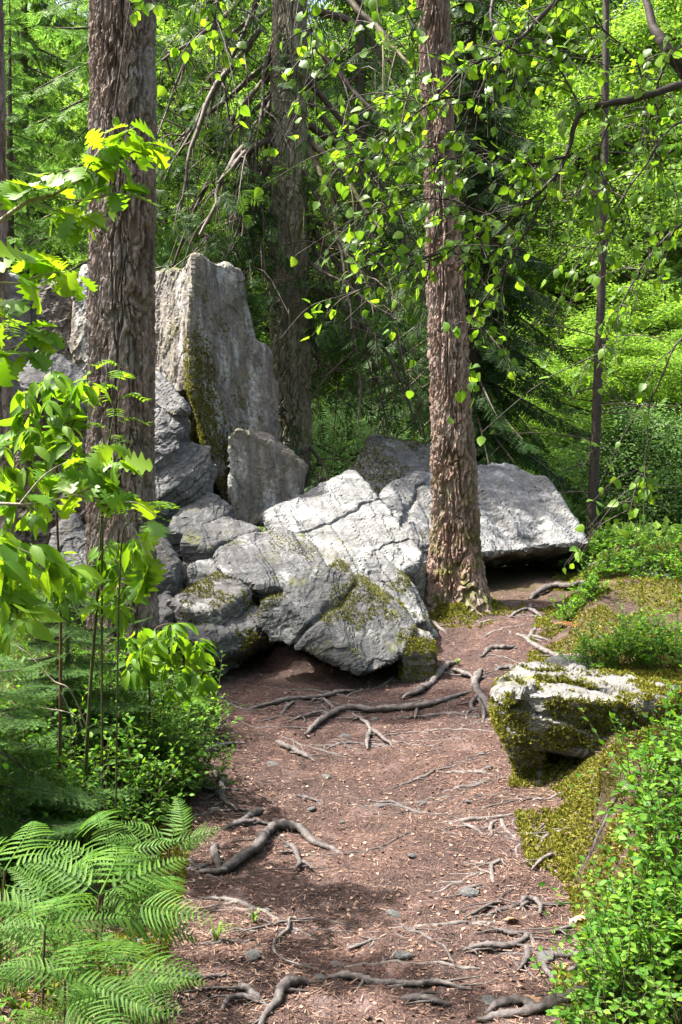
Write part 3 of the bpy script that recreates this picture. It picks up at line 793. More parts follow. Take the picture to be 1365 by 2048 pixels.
def make_broadleaf(name, label, H, Rc, nclu, per, mat, rng, zlow=.12, leaf=.085, trunk_r=.11, flat=.35):
    root = thing(name, label, 'tree', (0, 0, 0))
    wood = MB()
    tp = np.array([(0, 0, -.3), (.1, .05, H * .35), (-.05, .1, H * .7), (.05, 0, H * .95)])
    wood.tube(spline(tp, 14), np.linspace(trunk_r, .015, 14), 8)
    # boughs carry flat layered sprays
    cen = []
    nb = 46
    for k in range(nb):
        f = zlow + (.97 - zlow) * (k + rng.random()) / nb
        az = k * 2.39996 + rng.normal(0, .4)
        prof = math.sin(math.pi * min(1, max(.05, (f - zlow) / (1 - zlow) * .82 + .16))) ** .7
        L = Rc * prof * rng.uniform(.65, 1.15)
        st = np.array([np.interp(f * H, tp[:, 2], tp[:, 0]), np.interp(f * H, tp[:, 2], tp[:, 1]), f * H * .92])
        rise = rng.uniform(-.05, .35)
        out = np.array([math.cos(az), math.sin(az), rise])
        mid = st + out * L * .55 + np.array([0, 0, .08 * L]); end = st + out * L + np.array([0, 0, -.12 * L])
        line = spline(np.array([st, mid, end]), 8)
        wood.tube(line, np.linspace(.02 + .012 * L, .004, 8), 4)
        m = nclu // nb
        tt = rng.uniform(.22, 1.0, m) ** .8
        c = np.stack([np.interp(tt, np.linspace(0, 1, 8), line[:, j]) for j in range(3)], -1)
        cen.append(c + rng.normal(0, 1, (m, 3)) * np.array([.34, .34, .16]) * (.4 + L * .22))
    cen = np.concatenate(cen)
    pos = np.repeat(cen, per, 0); N = len(pos)
    off = rng.normal(0, 1, (N, 3)) * np.array([.24, .24, .24 * flat])
    pos = pos + off
    d = off * np.array([1, 1, .2]) + rng.normal(0, .12, (N, 3)) + np.array([0, 0, -.10])
    V, F = scatter(KITE_V, KITE_F, pos, frames(d, np.array([0, 0, 1.]) + rng.normal(0, .42, (N, 3))), leaf * rng.uniform(.7, 1.25, N))
    link('trunk', wood.mesh('broadleaf_trunk', M['dark_wood']), root)
    tag(link('crown', new_mesh('broadleaf_crown', V, F, mat, False), root), kind='stuff')
    return root

def at_px(px, Y):
    x = (px - 682.5) / FPX * Y
    return (x, Y, gz(x, Y) - .05)

rg = np.random.default_rng(11)
# --- the two pines and the old spruce
def pine(label, base_px, Y, path_px, radii, mat, na, nu, plates, ph, amp, seed, flare, crown):
    b = at_px(base_px, Y)
    root = thing('pine_tree', label, 'tree', b)
    path = [np.array([b[0], b[1], b[2] - .25])] + [P(x, y, Yy) for (x, y, Yy) in path_px]
    link('trunk', trunk_mesh('pine_trunk', np.array(path), radii, mat, b, na, nu, plates, ph, amp, seed, flare), root)
    # upper stem and open crown, above the picture
    top = path[-1]; up = unit((path[-1] - path[-2])[None])[0]
    w = MB(); Ht = crown['H']
    st = np.array([top - up * .1, top + up * Ht * .5 + np.array([.1, .05, 0]), top + up * Ht])
    line = spline(st, 12)
    w.tube(line, np.linspace(radii[-1] * .99, .03, 12), 12)
    pos, d, n, s = [], [], [], []
    for k in range(crown['nb']):
        f = crown['f0'] + (1 - crown['f0']) * (k + rg.random()) / crown['nb']
        c = np.array([np.interp(f, np.linspace(0, 1, 12), line[:, j]) for j in range(3)])
        az = k * 2.4 + rg.normal(0, .3); L = crown['R'] * (1.1 - .8 * f) * rg.uniform(.7, 1.2)
        o = np.array([math.cos(az), math.sin(az), .25])
        e = c + o * L + np.array([0, 0, .1 * L])
        w.tube(np.array([c, c + o * L * .5 + np.array([0, 0, -.05 * L]), e]), [.05, .03, .012], 5)
        m = crown['tuft']
        q = c + o * (L * rg.uniform(.4, 1.05, m))[:, None] + rg.normal(0, .22, (m, 3)) * L ** .5
        pos.append(q); d.append(rg.normal(0, 1, (m, 3)) + np.array([0, 0, .4])); n.append(rg.normal(0, 1, (m, 3))); s.append(rg.uniform(.16, .3, m))
    link('upper_stem', w.mesh('upper_stem', M['dead_wood'], b), root)
    pos, d, n, s = map(np.concatenate, (pos, d, n, s))
    V, F = scatter(*SPRIG, pos, frames(d, n), s)
    tag(link('crown', new_mesh('pine_crown', V - np.array(b), F, M['spruce'], False), root), kind='stuff')
    return root

pine('thick straight grey brown pine trunk standing in front of the rocks', 246, 6.5,
     [(246, 1250, 6.5), (244, 1000, 6.5), (242, 640, 6.5), (244, 300, 6.5), (245, -60, 6.5), (245, -160, 6.5)], [.232, .222, .214, .208, .204, .200, .198],
     M['pine_bark'], 260, 620, 27, .125, .027, 5, .03, dict(H=9, nb=26, f0=.45, R=2.6, tuft=40))
pine('slimmer reddish pine trunk with mossy plated bark rising beside the great slab', 916, 8.75,
     [(914, 1185, 8.75), (911, 1050, 8.75), (905, 850, 8.75), (893, 600, 8.75), (878, 300, 8.75), (868, 0, 8.75), (864, -140, 8.75)], [.250, .232, .207, .185, .158, .140, .128, .124],
     M['pine_bark_mossy'], 200, 520, 19, .15, .032, 9, .10, dict(H=8, nb=11, f0=.5, R=1.9, tuft=30))
# slim trunk cut by the left edge of the picture
b = at_px(2, 6.9)
t = thing('pine_tree', 'dark slim trunk cut by the left picture edge', 'tree', b)
link('trunk', trunk_mesh('slim_trunk', np.array([np.array(b) - [0, 0, .2], P(2, 900, 6.9), P(-6, 500, 6.9), P(-12, -200, 6.9), P(-14, -1800, 6.9)]), [.10, .085, .075, .065, .03], M['pine_bark'], b, 60, 500, 8, .12, .014, 12), t)

# old spruce in the middle with its drooping dead boughs
SY = 11.2
b = at_px(578, SY)
old = thing('spruce_tree', 'old spruce with cracked grey bark and drooping bare branches behind the tall stone', 'tree', b)
link('trunk', trunk_mesh('old_spruce_trunk', np.array([np.array(b) - [0, 0, .2], P(578, 1000, SY), P(582, 760, SY), P(578, 500, SY), P(578, 200, SY), P(580, -80, SY), P(580, -1900, SY + .3)]), [.23, .228, .222, .215, .20, .185, .05], M['spruce_bark'], b, 190, 640, 27, .085, .024, 21, .05), old)
pos, d, n, s = [], [], [], []
def droop_branch(start, mid, end, r0, ntw, rng, mat, green=.5, twl=.45):
    w = MB()
    line = spline(np.array([start, mid, end]), 16)
    line = line + fbm(line * 2.2, 2, int(r0 * 9999)).reshape(-1, 1) * np.array([.05, .05, .03])
    w.tube(line, np.linspace(r0, r0 * .28, 16), 6, .18)
    for k in range(ntw):
        f = rng.uniform(.15, 1)
        p = np.array([np.interp(f, np.linspace(0, 1, 16), line[:, j]) for j in range(3)])
        dr = rng.normal(0, .55, 3) + np.array([(end - start)[0] * .25, -.15, -.75])
        L = rng.uniform(.4, 1.3) * twl * 1.3
        q = np.array([p, p + dr * L * .5 + np.array([0, 0, .10 * L]), p + dr * L + np.array([0, 0, -.25 * L])])
        q = spline(q, 6)
        w.tube(q, np.linspace(r0 * .24 + .003, .0025, 6), 4)
        for kk in range(3):
            a = q[rng.integers(2, 6)]
            dd = rng.normal(0, .6, 3) + np.array([0, 0, -.5])
            w.tube(np.array([a, a + dd * L * .22, a + dd * L * .4 + np.array([0, 0, -.08])]), [.005, .003, .0016], 3)
        if rng.random() < green:
            m = rng.integers(4, 9)
            c = q[-1] + rng.normal(0, .10, (m, 3)); pos.append(c)
            d.append(unit(rng.normal(0, .5, (m, 3)) + np.array([0, 0, -.55])))
            n.append(rng.normal(0, .5, (m, 3)) + np.array([0, -.3, .8])); s.append(rng.uniform(.16, .34, m))
    link('branch', w.mesh('dead_branch', mat, b), old)
# branches seen in the photo: from the stem down to the left and right
BR = [(545, 210, 470, 320, 400, 470, 13), (540, 330, 480, 420, 430, 520, 12), (548, 275, 500, 300, 440, 365, 12), (545, 330, 510, 370, 450, 590, 12), (540, 150, 440, 300, 340, 560, 13), (525, 60, 420, 200, 360, 420, 12),
      (530, -60, 440, 40, 330, 120, 13), (530, -40, 470, 110, 330, 360, 11), (545, 20, 455, 90, 440, 330, 10), (545, 90, 520, 240, 505, 420, 8), (540, 250, 520, 380, 490, 560, 9), (545, 370, 500, 420, 420, 600, 10),
      (545, 400, 520, 480, 440, 640, 8), (540, 120, 380, 260, 320, 330, 9), (520, -100, 400, 60, 320, 260, 10), (560, 180, 470, 260, 380, 340, 9), (540, 200, 500, 330, 480, 480, 7),
      (612, 275, 690, 350, 760, 470, 15), (615, 285, 660, 400, 700, 560, 13), (618, 250, 720, 330, 800, 420, 12), (615, 330, 680, 520, 700, 660, 9), (618, 20, 720, 60, 800, 190, 14), (620, -60, 760, 60, 840, 150, 13),
      (612, 60, 720, 200, 860, 300, 12), (612, 150, 740, 330, 850, 560, 12), (618, 310, 740, 520, 850, 880, 11), (618, 420, 720, 620, 780, 880, 9), (618, 480, 700, 640, 720, 850, 8), (615, 560, 760, 680, 840, 870, 9),
      (618, 640, 640, 720, 612, 800, 8), (615, 690, 660, 740, 720, 750, 6), (612, 880, 640, 930, 660, 980, 7), (618, 200, 760, 400, 900, 700, 10), (610, 380, 640, 480, 690, 540, 10), (614, 440, 700, 470, 800, 560, 8), (612, 520, 680, 560, 790, 640, 7)]
rb = np.random.default_rng(31)
for i, (x0, y0, x1, y1, x2, y2, w) in enumerate(BR):
    o = rb.uniform(-.25, .35)
    dY = rb.uniform(-1.3, .9) if i not in (2, 17, 18) else -.9
    droop_branch(P(x0, y0, SY + o * .4), P(x1, y1, SY + dY * .5), P(x2, y2, SY + dY), w / FPX * SY * .66, 10, rb, M['mossy_wood'] if i in (17, 18, 22, 30, 33, 25) else M['dead_wood'], .6 if x2 < 560 else .42)
# green hanging boughs of the same tree, fuller above and to the right
for k in range(30):
    z = rb.uniform(8.3, 12); az = rb.uniform(0, 2 * math.pi)
    L = rb.uniform(1.4, 2.8)
    st = np.array([b[0], SY, z])
    ln = spruce_bough(pos, d, n, s, st, az, L, rb.uniform(.35, .75), rb, .65, .15, .30, .05, .35)
pos2 = [np.concatenate(x) for x in (pos, d, n, s)]
V, F = scatter(*SPRIG, pos2[0], frames(pos2[1], pos2[2]), pos2[3])
tag(link('crown', new_mesh('old_spruce_crown', V - np.array(b), F, M['spruce_dark'], False), old), kind='stuff')

# dark spruce right of the reddish pine
k1 = make_spruce('spruce_tree', 'dark heavy spruce with hanging boughs right of the reddish pine', 11, 2.0, 190, M['spruce_dark'], rg, .9, .10, .34, .95)
k1.location = at_px(945, 13.4)
# slim pole of a young larch on the right
b = at_px(1180, 12.6)
t = thing('larch_tree', 'slim dark pole of a tree with thin level twigs, right of the great slab', 'tree', b)
w = MB(); line = spline(np.array([np.array(b) - [0, 0, .3], P(1184, 1060, 12.6), P(1195, 800, 12.6), P(1207, 450, 12.6), P(1212, 100, 12.6), P(1215, -500, 12.6)]), 40)
w.tube(line, np.linspace(.075, .035, 40), 10, .08)
link('trunk', w.mesh('pole_trunk', M['dark_wood'], b), t)
pos, d, n, s = [], [], [], []
for k in range(46):
    z = rg.uniform(1.6, 8.5); c = np.array([np.interp(z, line[:, 2], line[:, j]) for j in range(3)])
    az = rg.uniform(0, 2 * math.pi); L = rg.uniform(.5, 1.5)
    e = c + np.array([math.cos(az) * L, math.sin(az) * L, rg.uniform(-.35, .15) * L])
    tw = MB(); ln = spline(np.array([c, (c + e) / 2 + [0, 0, .05], e]), 6)
    tw.tube(ln, np.linspace(.009, .003, 6), 4)
    for q in range(5):
        a = ln[rg.integers(1, 6)]; tw.tube(np.array([a, a + rg.normal(0, .16, 3)]), [.003, .0015], 3)
    link('twig', tw.mesh('pole_twig', M['dead_wood'], b), t)
    if rg.random() < .55:
        m = rg.integers(3, 7); c2 = ln[rg.integers(2, 6, m)]
        pos.append(c2); d.append(rg.normal(0, 1, (m, 3))); n.append(rg.normal(0, .4, (m, 3)) + [0, 0, 1]); s.append(rg.uniform(.1, .2, m))
V, F = scatter(*SPRIG, np.concatenate(pos), frames(np.concatenate(d), np.concatenate(n)), np.concatenate(s))
tag(link('foliage', new_mesh('pole_foliage', V - np.array(b), F, M['spruce_bright'], False), t), kind='stuff')

# ------------------------------------------------------------------ the wood behind
S = {}
S['dark'] = make_spruce('spruce_tree', 'tall dark spruce with hanging boughs at the upper left edge', 19, 3.2, 150, M['spruce'], rg, .8, .14, .42, .6)
S['bright'] = make_spruce('spruce_tree', 'spruce with bright new tips just left of the thick pine', 17, 3.0, 140, M['spruce_bright'], rg, .5, .14, .40, .7)
S['beech'] = make_broadleaf('beech_tree', 'bright yellow green young beech behind the slim pole on the right', 15, 3.6, 2300, 26, M['beech'], rg, .06, .10)
S['beech2'] = make_broadleaf('beech_tree', 'leafy beech glowing beyond the bare spruce branches', 18, 4.2, 2300, 26, M['beech'], rg, .10, .12)
S['shrub'] = make_broadleaf('hazel_shrub', 'pale blue green shrub in the hollow between old spruce and reddish pine', 3.0, 1.7, 1500, 22, M['shrub'], rg, .03, .05, .04, .5)
S['dark'].location = at_px(40, 17); S['bright'].location = at_px(225, 15.5); S['beech'].location = at_px(1300, 23); S['beech2'].location = at_px(440, 21); S['shrub'].location = at_px(690, 16)
BG = [
 ('beech', 1420, 15.5, (.5, .30), 'low bushy beech with light sprays at the right picture edge'),
 ('bright', 1420, 21, (.9, .75), 'bright spruce standing behind the slim pole at far right'),
 ('beech', 1380, 27, (1.1, 1.2), 'tall bright beech filling the upper right corner'),
 ('beech', 1150, 27, (1.0, 1.15), 'yellow green beech seen between reddish pine and slim pole'),
 ('beech2', 960, 27, (1.0, 1.1), 'beech crown showing through above the dark heavy spruce'),
 ('shrub', 1260, 15, (1.0, .9), 'leafy shrub glowing at the foot of the slim pole'),
 ('shrub', 800, 18, (1.0, 1.0), 'rounded green shrub behind the peaked mossy boulder'),
 ('shrub', 620, 19, (.9, 1.1), 'green shrub showing right of the old spruce foot'),
 ('beech', 1200, 16.0, (.6, .30), 'low bright beech just beyond the crest right of the great slab'),
 ('beech', 1330, 19, (.8, .42), 'leaning bright beech at the right edge above the crest'),
 ('shrub', 1120, 18, (.9, .8), 'sunny shrub beyond the right end of the great slab'),
 ('dark', 330, 22, (.9, 1.0), 'dark spruce seen between thick pine and old spruce'),
 ('bright', 470, 25, (1.0, 1.1), 'bright spruce behind the drooping bare branches'),
 ('dark', 720, 21, (1.0, 1.05), 'dark spruce seen between old spruce and reddish pine'),
 ('beech2', 60, 27, (1.0, 1.1), 'beech showing beyond the dark spruce at upper left'),
 ('bright', 20, 13.5, (.6, .45), 'young bright spruce behind the rocks at the left edge'),
]
for i, (k, px, Y, sc, lab) in enumerate(BG):
    copy_tree(S[k], at_px(px, Y), i * 1.7 + .4, sc, lab)
k = 0
for Y, xs in ((31, range(-120, 1500, 215)), (38, range(-200, 1600, 190)), (46, range(-200, 1600, 190))):
    for px in xs:
        typ = ['dark', 'beech2', 'bright', 'beech'][(k * 7 + int(Y)) % 4]
        copy_tree(S[typ], at_px(px + rg.uniform(-50, 50), Y + rg.uniform(-2, 2)), rg.uniform(0, 6), (1.15 + .1 * (Y > 40), 1.25 + .1 * (Y > 40)), {'dark': 'dark spruce in the far rows of the wood behind the rocks', 'bright': 'light green spruce in the far rows of the wood', 'beech': 'slender yellow green beech in the far rows of the wood', 'beech2': 'broad leafy beech in the far rows of the wood'}[typ], 'trees of the wood behind')
        k += 1
# wood on the slope that closes the view
rw = np.random.default_rng(5)
m = 42000
x = rw.uniform(-75, 75, m); y = rw.uniform(50, 110, m)
cell = np.stack([np.floor(x / 4), np.floor(y / 4), np.zeros(m)], -1)
cx, cy = (x / 4 - np.floor(x / 4) - .5), (y / 4 - np.floor(y / 4) - .5)
top = 11 * np.clip(1 - 1.2 * (cx ** 2 + cy ** 2) * 2, .1, 1) * (.7 + .5 * rnd3(cell[:, 0].astype(int), cell[:, 1].astype(int), cell[:, 2].astype(int), 3))
z = ground_xy(x, y) + top * rw.uniform(.15, 1, m)
V, F = scatter(KITE_V * np.array([1.5, 1, 1]), KITE_F, np.stack([x, y, z], -1), frames(rw.normal(0, 1, (m, 3)), rw.normal(0, 1, (m, 3)) + [0, -.6, .6]), rw.uniform(.7, 1.6, m))
tag(link('distant_wood', new_mesh('distant_wood', V, F, M['beech'], False)), 'green wood covering the slope far behind', 'wood', kind='stuff')

# open-crowned tree left of the viewer, outside the picture: its shade dapples the near path
sh_ = make_broadleaf('rowan_tree', 'open crowned tree left of the viewer whose shade falls on the near path', 13, 3.0, 460, 15, M['beech'], rg, .45, .10, .09, .5)
sh_.location = (-5.6, .2, gz(-5.6, .2))
copy_tree(sh_, (-6.6, 7.4, gz(-6.6, 7.4)), 2.0, (.7, 1.0), 'open crowned tree standing left of the rocks outside the picture')

# the wood goes on round the viewer: trees outside the picture that close the sky at the sides and behind
for i, (x, y, typ, a, b_) in enumerate([(-9.5, -1.5, 'dark', .9, .85), (-7.5, -6, 'beech2', .9, .8), (-3, -9, 'dark', 1.0, .95), (1.5, -7, 'bright', .9, .9), (5, -9, 'beech', .95, 1.0), (7, -3.5, 'dark', .95, .95), (5.6, 1.0, 'bright', .8, .85), (7.2, 4.5, 'beech2', .8, .8), (-2.5, -14, 'beech2', 1.1, 1.1), (4, -15, 'dark', 1.1, 1.1), (-11, 10, 'dark', .9, .8), (-10, 15, 'bright', 1.0, 1.0)]):
    copy_tree(S[typ], (x, y, gz(x, y) - .05), i * 1.3, (a, b_), 'tree of the surrounding wood outside the picture', 'trees round the viewer')

# ------------------------------------------------------------------ roots across the path
def root(pts, w, label, group=None, mat='root', sink=.25, forks=(), name='tree_root', seed=1, flat=.85):
    """pts: photo pixels where the root lies on the ground; w: its width there in pixels; forks: more roots that grow out of it."""
    base = None
    objs = []
    for k, (pp, ww) in enumerate([(pts, w)] + list(forks)):
        G = np.array([hit(*p[:2]) for p in pp])
        lift = np.array([p[2] if len(p) > 2 else 0 for p in pp])
        n = max(14, 9 * len(G))
        line = spline(G, n)
        r0 = ww / 2 / FPX * line[:, 1]
        t = np.linspace(0, 1, n)
        r = r0 * (.35 + .65 * np.minimum(1, np.minimum(t / .25, (1 - t) / .35)) ** .7) * (1 + .22 * vnoise(line * 9, seed + k))
        line[:, :2] += .016 * np.stack([fbm(line * 9, 2, seed + 31 + k), fbm(line * 9, 2, seed + 57 + k)], -1)
        ends = np.minimum(1, np.minimum(t, 1 - t) / .12)
        line[:, 2] = ground_xy(line[:, 0], line[:, 1]) + r * (1 - 2 * sink) - (1 - ends) * r * 1.0 + np.interp(t, np.linspace(0, 1, len(lift)), lift) + .006 + .006 * vnoise(line * 8, seed + 77)
        m = MB(); m.tube(line, r, 9, .42, seed + k, flat)
        q = np.random.default_rng(seed * 10 + k)
        for _ in range(2 + len(G) // 3):          # rootlets that dive back into the litter
            i = q.integers(2, n - 2); a = q.uniform(0, 2 * np.pi); ll = q.uniform(.06, .2)
            e = line[i] + np.array([math.cos(a), math.sin(a) * .6, 0]) * ll
            sub = spline(np.array([line[i], (line[i] + e) / 2 + q.normal(0, .012, 3), e]), 8)
            rs_ = np.linspace(min(r[i] * .55, .009), .002, 8)
            sub[:, 2] = ground_xy(sub[:, 0], sub[:, 1]) + .009 + rs_ * .3; sub[0] = line[i]
            m.tube(sub, rs_, 5, .3, seed)
        if base is None:
            base = line[0].copy()
            top = tag(link(name, m.mesh('root', M[mat], base), None, base), label, 'root', group)
        else:
            link('fork', m.mesh('root_fork', M[mat], base), top)
    return top

GR = 'roots laid bare across the path'
root([(958, 1378), (905, 1402), (850, 1416), (790, 1425), (735, 1428), (690, 1424), (655, 1438), (622, 1462), (586, 1492)], 15, 'longest root, sweeping across the path from the forked root to the middle', GR, 'root', .05,
     [([(700, 1428), (738, 1460), (792, 1498)], 9), ([(738, 1458), (736, 1480), (733, 1502)], 9), ([(835, 1418), (830, 1440)], 6), ([(660, 1436), (640, 1428), (580, 1445)], 7)], seed=1)
root([(960, 1340), (955, 1360), (948, 1385), (985, 1432), (1000, 1456)], 15, 'forked pale root with splayed toes at the end of the longest root', GR, 'root', .05,
     [([(952, 1388), (945, 1415), (935, 1445)], 8), ([(956, 1392), (965, 1425), (968, 1448)], 7), ([(975, 1415), (988, 1440)], 6), ([(950, 1360), (925, 1352), (905, 1342)], 11)], seed=2)
root([(922, 1322), (885, 1345), (862, 1372), (835, 1390), (804, 1402)], 14, 'stout root pointing from the reddish pine toward the front boulder', GR, 'root', .1, [([(885, 1345), (868, 1352), (850, 1365)], 7)], seed=3)
root([(498, 1420), (540, 1412), (590, 1404), (640, 1396), (690, 1388), (715, 1386)], 10, 'thin level root below the front boulder', GR, 'root', .1, [([(590, 1404), (575, 1415), (560, 1432)], 6), ([(640, 1398), (660, 1410), (672, 1425)], 7)], seed=4)
root([(548, 1484), (575, 1500), (600, 1512), (628, 1523)], 12, 'pale splintered root lying left of the longest root', GR, 'root', .2, seed=5)
root([(395, 1518), (420, 1505), (450, 1495), (485, 1490)], 12, 'grey root stub at the left path edge beside the bilberry', GR, 'root', .2, [([(380, 1498), (405, 1488), (428, 1478)], 8)], seed=6)
root([(402, 1748), (440, 1752), (462, 1742), (515, 1705), (530, 1682), (560, 1664), (598, 1668), (635, 1695), (690, 1712)], 22, 'big dark bent root forming a step at the left of the path', GR, 'root_dark', .0, [([(575, 1690), (592, 1712), (600, 1735), (585, 1745)], 11), ([(598, 1728), (625, 1742)], 9), ([(440, 1750), (432, 1715), (425, 1690)], 16)], seed=7)
root([(440, 1672), (480, 1652), (520, 1650), (560, 1655)], 13, 'dark root just above the big bent root', GR, 'root_dark', .1, [([(532, 1626), (500, 1640), (470, 1652)], 14)], seed=8)
root([(400, 1578), (430, 1590), (455, 1612), (480, 1625)], 13, 'mossy root at the left verge above the bent root', GR, 'root_dark', .15, [([(430, 1540), (440, 1570), (452, 1600)], 14)], seed=9)
root([(576, 1606), (605, 1602), (642, 1612)], 10, 'short dark root chip in the middle of the path', GR, 'root_dark', .1, seed=10)
root([(660, 1957), (705, 1962), (760, 1972), (820, 1978), (880, 1972), (945, 1984)], 17, 'long pale root crossing the path near the bottom of the picture', GR, 'root', .25, seed=11)
root([(800, 2005), (850, 2005), (905, 2012)], 18, 'dark root hump below the long pale root', GR, 'root_dark', .3, seed=12)
root([(505, 2060), (540, 2020), (565, 1985), (590, 1972), (618, 1966)], 20, 'gnarled dark root climbing from the bottom edge', GR, 'root_dark', .1, [([(440, 2030), (480, 2005), (535, 2008)], 14), ([(475, 1985), (500, 1990), (520, 2005)], 16)], seed=13)
root([(955, 2045), (1020, 2036), (1090, 2026), (1150, 2008), (1190, 1988), (1228, 1972)], 25, 'thickest dark root curving out of the bottom right bilberry', GR, 'root_dark', .2, [([(1090, 2026), (1050, 2012), (1010, 2012), (965, 2030)], 20)], seed=14)
root([(920, 1905), (960, 1900), (1005, 1902), (1040, 1890), (1062, 1878), (1070, 1895)], 14, 'knotted dark root at the right of the path above the thickest root', GR, 'root_dark', .15, [([(990, 1860), (1015, 1868), (1045, 1872)], 10), ([(1062, 1890), (1062, 1920), (1040, 1950)], 12)], seed=15)
root([(1080, 1930), (1095, 1920), (1130, 1918), (1165, 1925), (1200, 1918), (1235, 1922)], 16, 'looping dark root beside the bottom right bilberry', GR, 'root_dark', .1, [([(1085, 1925), (1095, 1955), (1105, 1975)], 12), ([(1140, 1950), (1170, 1940), (1195, 1925)], 10)], seed=16)
root([(1040, 1815), (1055, 1808), (1075, 1810), (1078, 1835)], 14, 'small arched root on the right of the path', GR, 'root_dark', .0, [([(1055, 1810), (1045, 1825)], 9)], seed=17)
root([(980, 1730), (985, 1750), (990, 1778)], 10, 'upright bit of pale root on the right half of the path', GR, 'root', .2, [([(980, 1738), (1000, 1728), (1015, 1728)], 8)], seed=18)
root([(915, 1792), (945, 1785), (972, 1774)], 9, 'thin root stub pointing into the path from the right', GR, 'root', .2, seed=19)
root([(1000, 1640), (1015, 1665), (1040, 1685)], 10, 'slanting pale root between path and mossy boulder', GR, 'root', .2, [([(928, 1650), (950, 1662), (972, 1680)], 9)], seed=20)
root([(1080, 1660), (1110, 1648), (1142, 1636)], 9, 'thin pale root running under the mossy bank', GR, 'root', .2, [([(1080, 1690), (1110, 1670), (1140, 1655)], 8), ([(1060, 1745), (1090, 1720), (1115, 1712)], 8)], seed=21)
root([(920, 1842), (950, 1825), (985, 1812), (1010, 1808)], 8, 'thin curved root right of the path middle', GR, 'root_dark', .2, seed=22)
root([(1105, 1868), (1140, 1862), (1172, 1848)], 8, 'straight thin root below the mossy bank', GR, 'root_dark', .2, seed=23)
root([(640, 1835), (600, 1840), (572, 1842), (575, 1862), (560, 1890), (562, 1912), (585, 1935), (640, 1948)], 7, 'thin wiry root curling down the left half of the path', GR, 'root', .2, [([(572, 1845), (540, 1855), (470, 1880)], 5)], seed=24)
root([(740, 1880), (720, 1895), (700, 1900)], 9, 'pale root fork left of the path middle', GR, 'root', .25, [([(768, 1865), (745, 1880), (735, 1900)], 7)], seed=25)
root([(1062, 1202), (1080, 1190), (1110, 1180), (1150, 1178), (1172, 1172)], 13, 'smooth arched root at the right of the reddish pine', GR, 'root_dark', .0, seed=26)
root([(1140, 1138), (1170, 1132), (1205, 1132), (1240, 1120)], 10, 'root running along the crest to the slim pole', GR, 'root', .1, [([(1150, 1135), (1160, 1150)], 8)], seed=27)
root([(1010, 1240), (1035, 1228), (1058, 1222), (1075, 1232), (1085, 1238)], 8, 'thin root with a kink near the reddish pine', GR, 'root', .1, [([(1058, 1222), (1062, 1212)], 8)], seed=28)
root([(962, 1315), (985, 1302), (1010, 1300), (1038, 1298)], 12, 'dark humped root above the forked root', GR, 'root_dark', .1, seed=29)
root([(1020, 1272), (1050, 1280), (1080, 1300), (1120, 1318), (1160, 1328)], 12, 'pale flat root running down toward the mossy boulder', GR, 'root', .2, [([(1050, 1275), (1100, 1285)], 8), ([(1075, 1245), (1068, 1265), (1062, 1278), (1090, 1287)], 8)], seed=30)
root([(955, 1282), (990, 1268), (1030, 1258), (1065, 1250)], 8, 'thin root along the bank edge above the humped root', GR, 'root', .15, [([(1020, 1262), (1018, 1275)], 6)], seed=31)
root([(852, 1246), (870, 1255), (892, 1268)], 11, 'short pale root behind the small mossy stone', GR, 'root', .1, seed=32)
root([(415, 1360), (440, 1356), (462, 1362)], 9, 'short dark root on the path near the low slab', GR, 'root_dark', .1, seed=33)
root([(990, 1345), (1015, 1340), (1030, 1345)], 12, 'dark root stump just above the mossy boulder', GR, 'root_dark', .1, seed=34)
rr = np.random.default_rng(77)
def wiry(x, Y, a, ln, r0, k, mat):
    n = 26; t = np.linspace(0, 1, n)
    ang = a + .55 * np.cumsum(rr.normal(0, .22, n))
    st = ln / n
    line = np.stack([x + np.cumsum(np.cos(ang)) * st, Y + np.cumsum(np.sin(ang) * .75) * st, t * 0], -1)
    r = r0 * (.35 + .65 * np.sin(np.pi * np.clip(t * 1.05, 0.06, 1)) ** .6) * (1 + .3 * vnoise(line * 16, k))
    gf = ground_fine(line[:, 0], line[:, 1])[0]
    line[:, 2] = gf + r * (.15 + .9 * vnoise(line * np.array([4.5, 4.5, 1]), k + 50)) - r * .4      # dives under the litter and comes up again
    m = MB(); m.tube(line, r, 6, .3, k)
    for q in range(rr.integers(1, 4)):
        i = rr.integers(4, n - 4); b = ang[i] + rr.choice([-1, 1]) * rr.uniform(.5, 1.1); L2 = ln * rr.uniform(.15, .4)
        sub = np.stack([line[i, 0] + np.cos(b) * L2 * np.linspace(0, 1, 8), line[i, 1] + np.sin(b) * L2 * .7 * np.linspace(0, 1, 8), np.zeros(8)], -1)
        rs_ = np.linspace(r[i] * .7, r0 * .2, 8); sub[:, 2] = ground_fine(sub[:, 0], sub[:, 1])[0] + rs_ * .1; sub[0, 2] = line[i, 2]
        m.tube(sub, rs_, 5, .3, k + 3)
    base = line[n // 2].copy()
    tag(link('thin_root', m.mesh('thin_root', M[mat], base), None, base), 'thin wiry root half buried in the needle litter of the path', 'root', 'thin roots in the path')
for k in range(95):
    zone = k % 5
    if zone == 0: Y = rr.uniform(2.9, 8.2); f = rr.uniform(.05, .95)
    elif zone in (1, 2): Y = rr.uniform(5.6, 7.4); f = rr.uniform(.1, .98)
    elif zone == 3: Y = rr.uniform(2.8, 5.2); f = rr.uniform(.68, 1.0)
    else: Y = rr.choice([rr.uniform(3.3, 5.0), rr.uniform(7.4, 9.2)]); f = rr.uniform(.0, .3) if Y < 6 else rr.uniform(.3, 1)
    L, Rr = np.interp(Y, _PY, _PL), np.interp(Y, _PY, _PR)
    x = L + (Rr - L) * f
    if Y > 6.7 and x < .75: continue
    wiry(x, Y, rr.normal(0, .7) + (math.pi if rr.random() < .5 else 0), rr.uniform(.25, .85), rr.uniform(.005, .012), k, 'root' if k % 2 else 'root_dark')

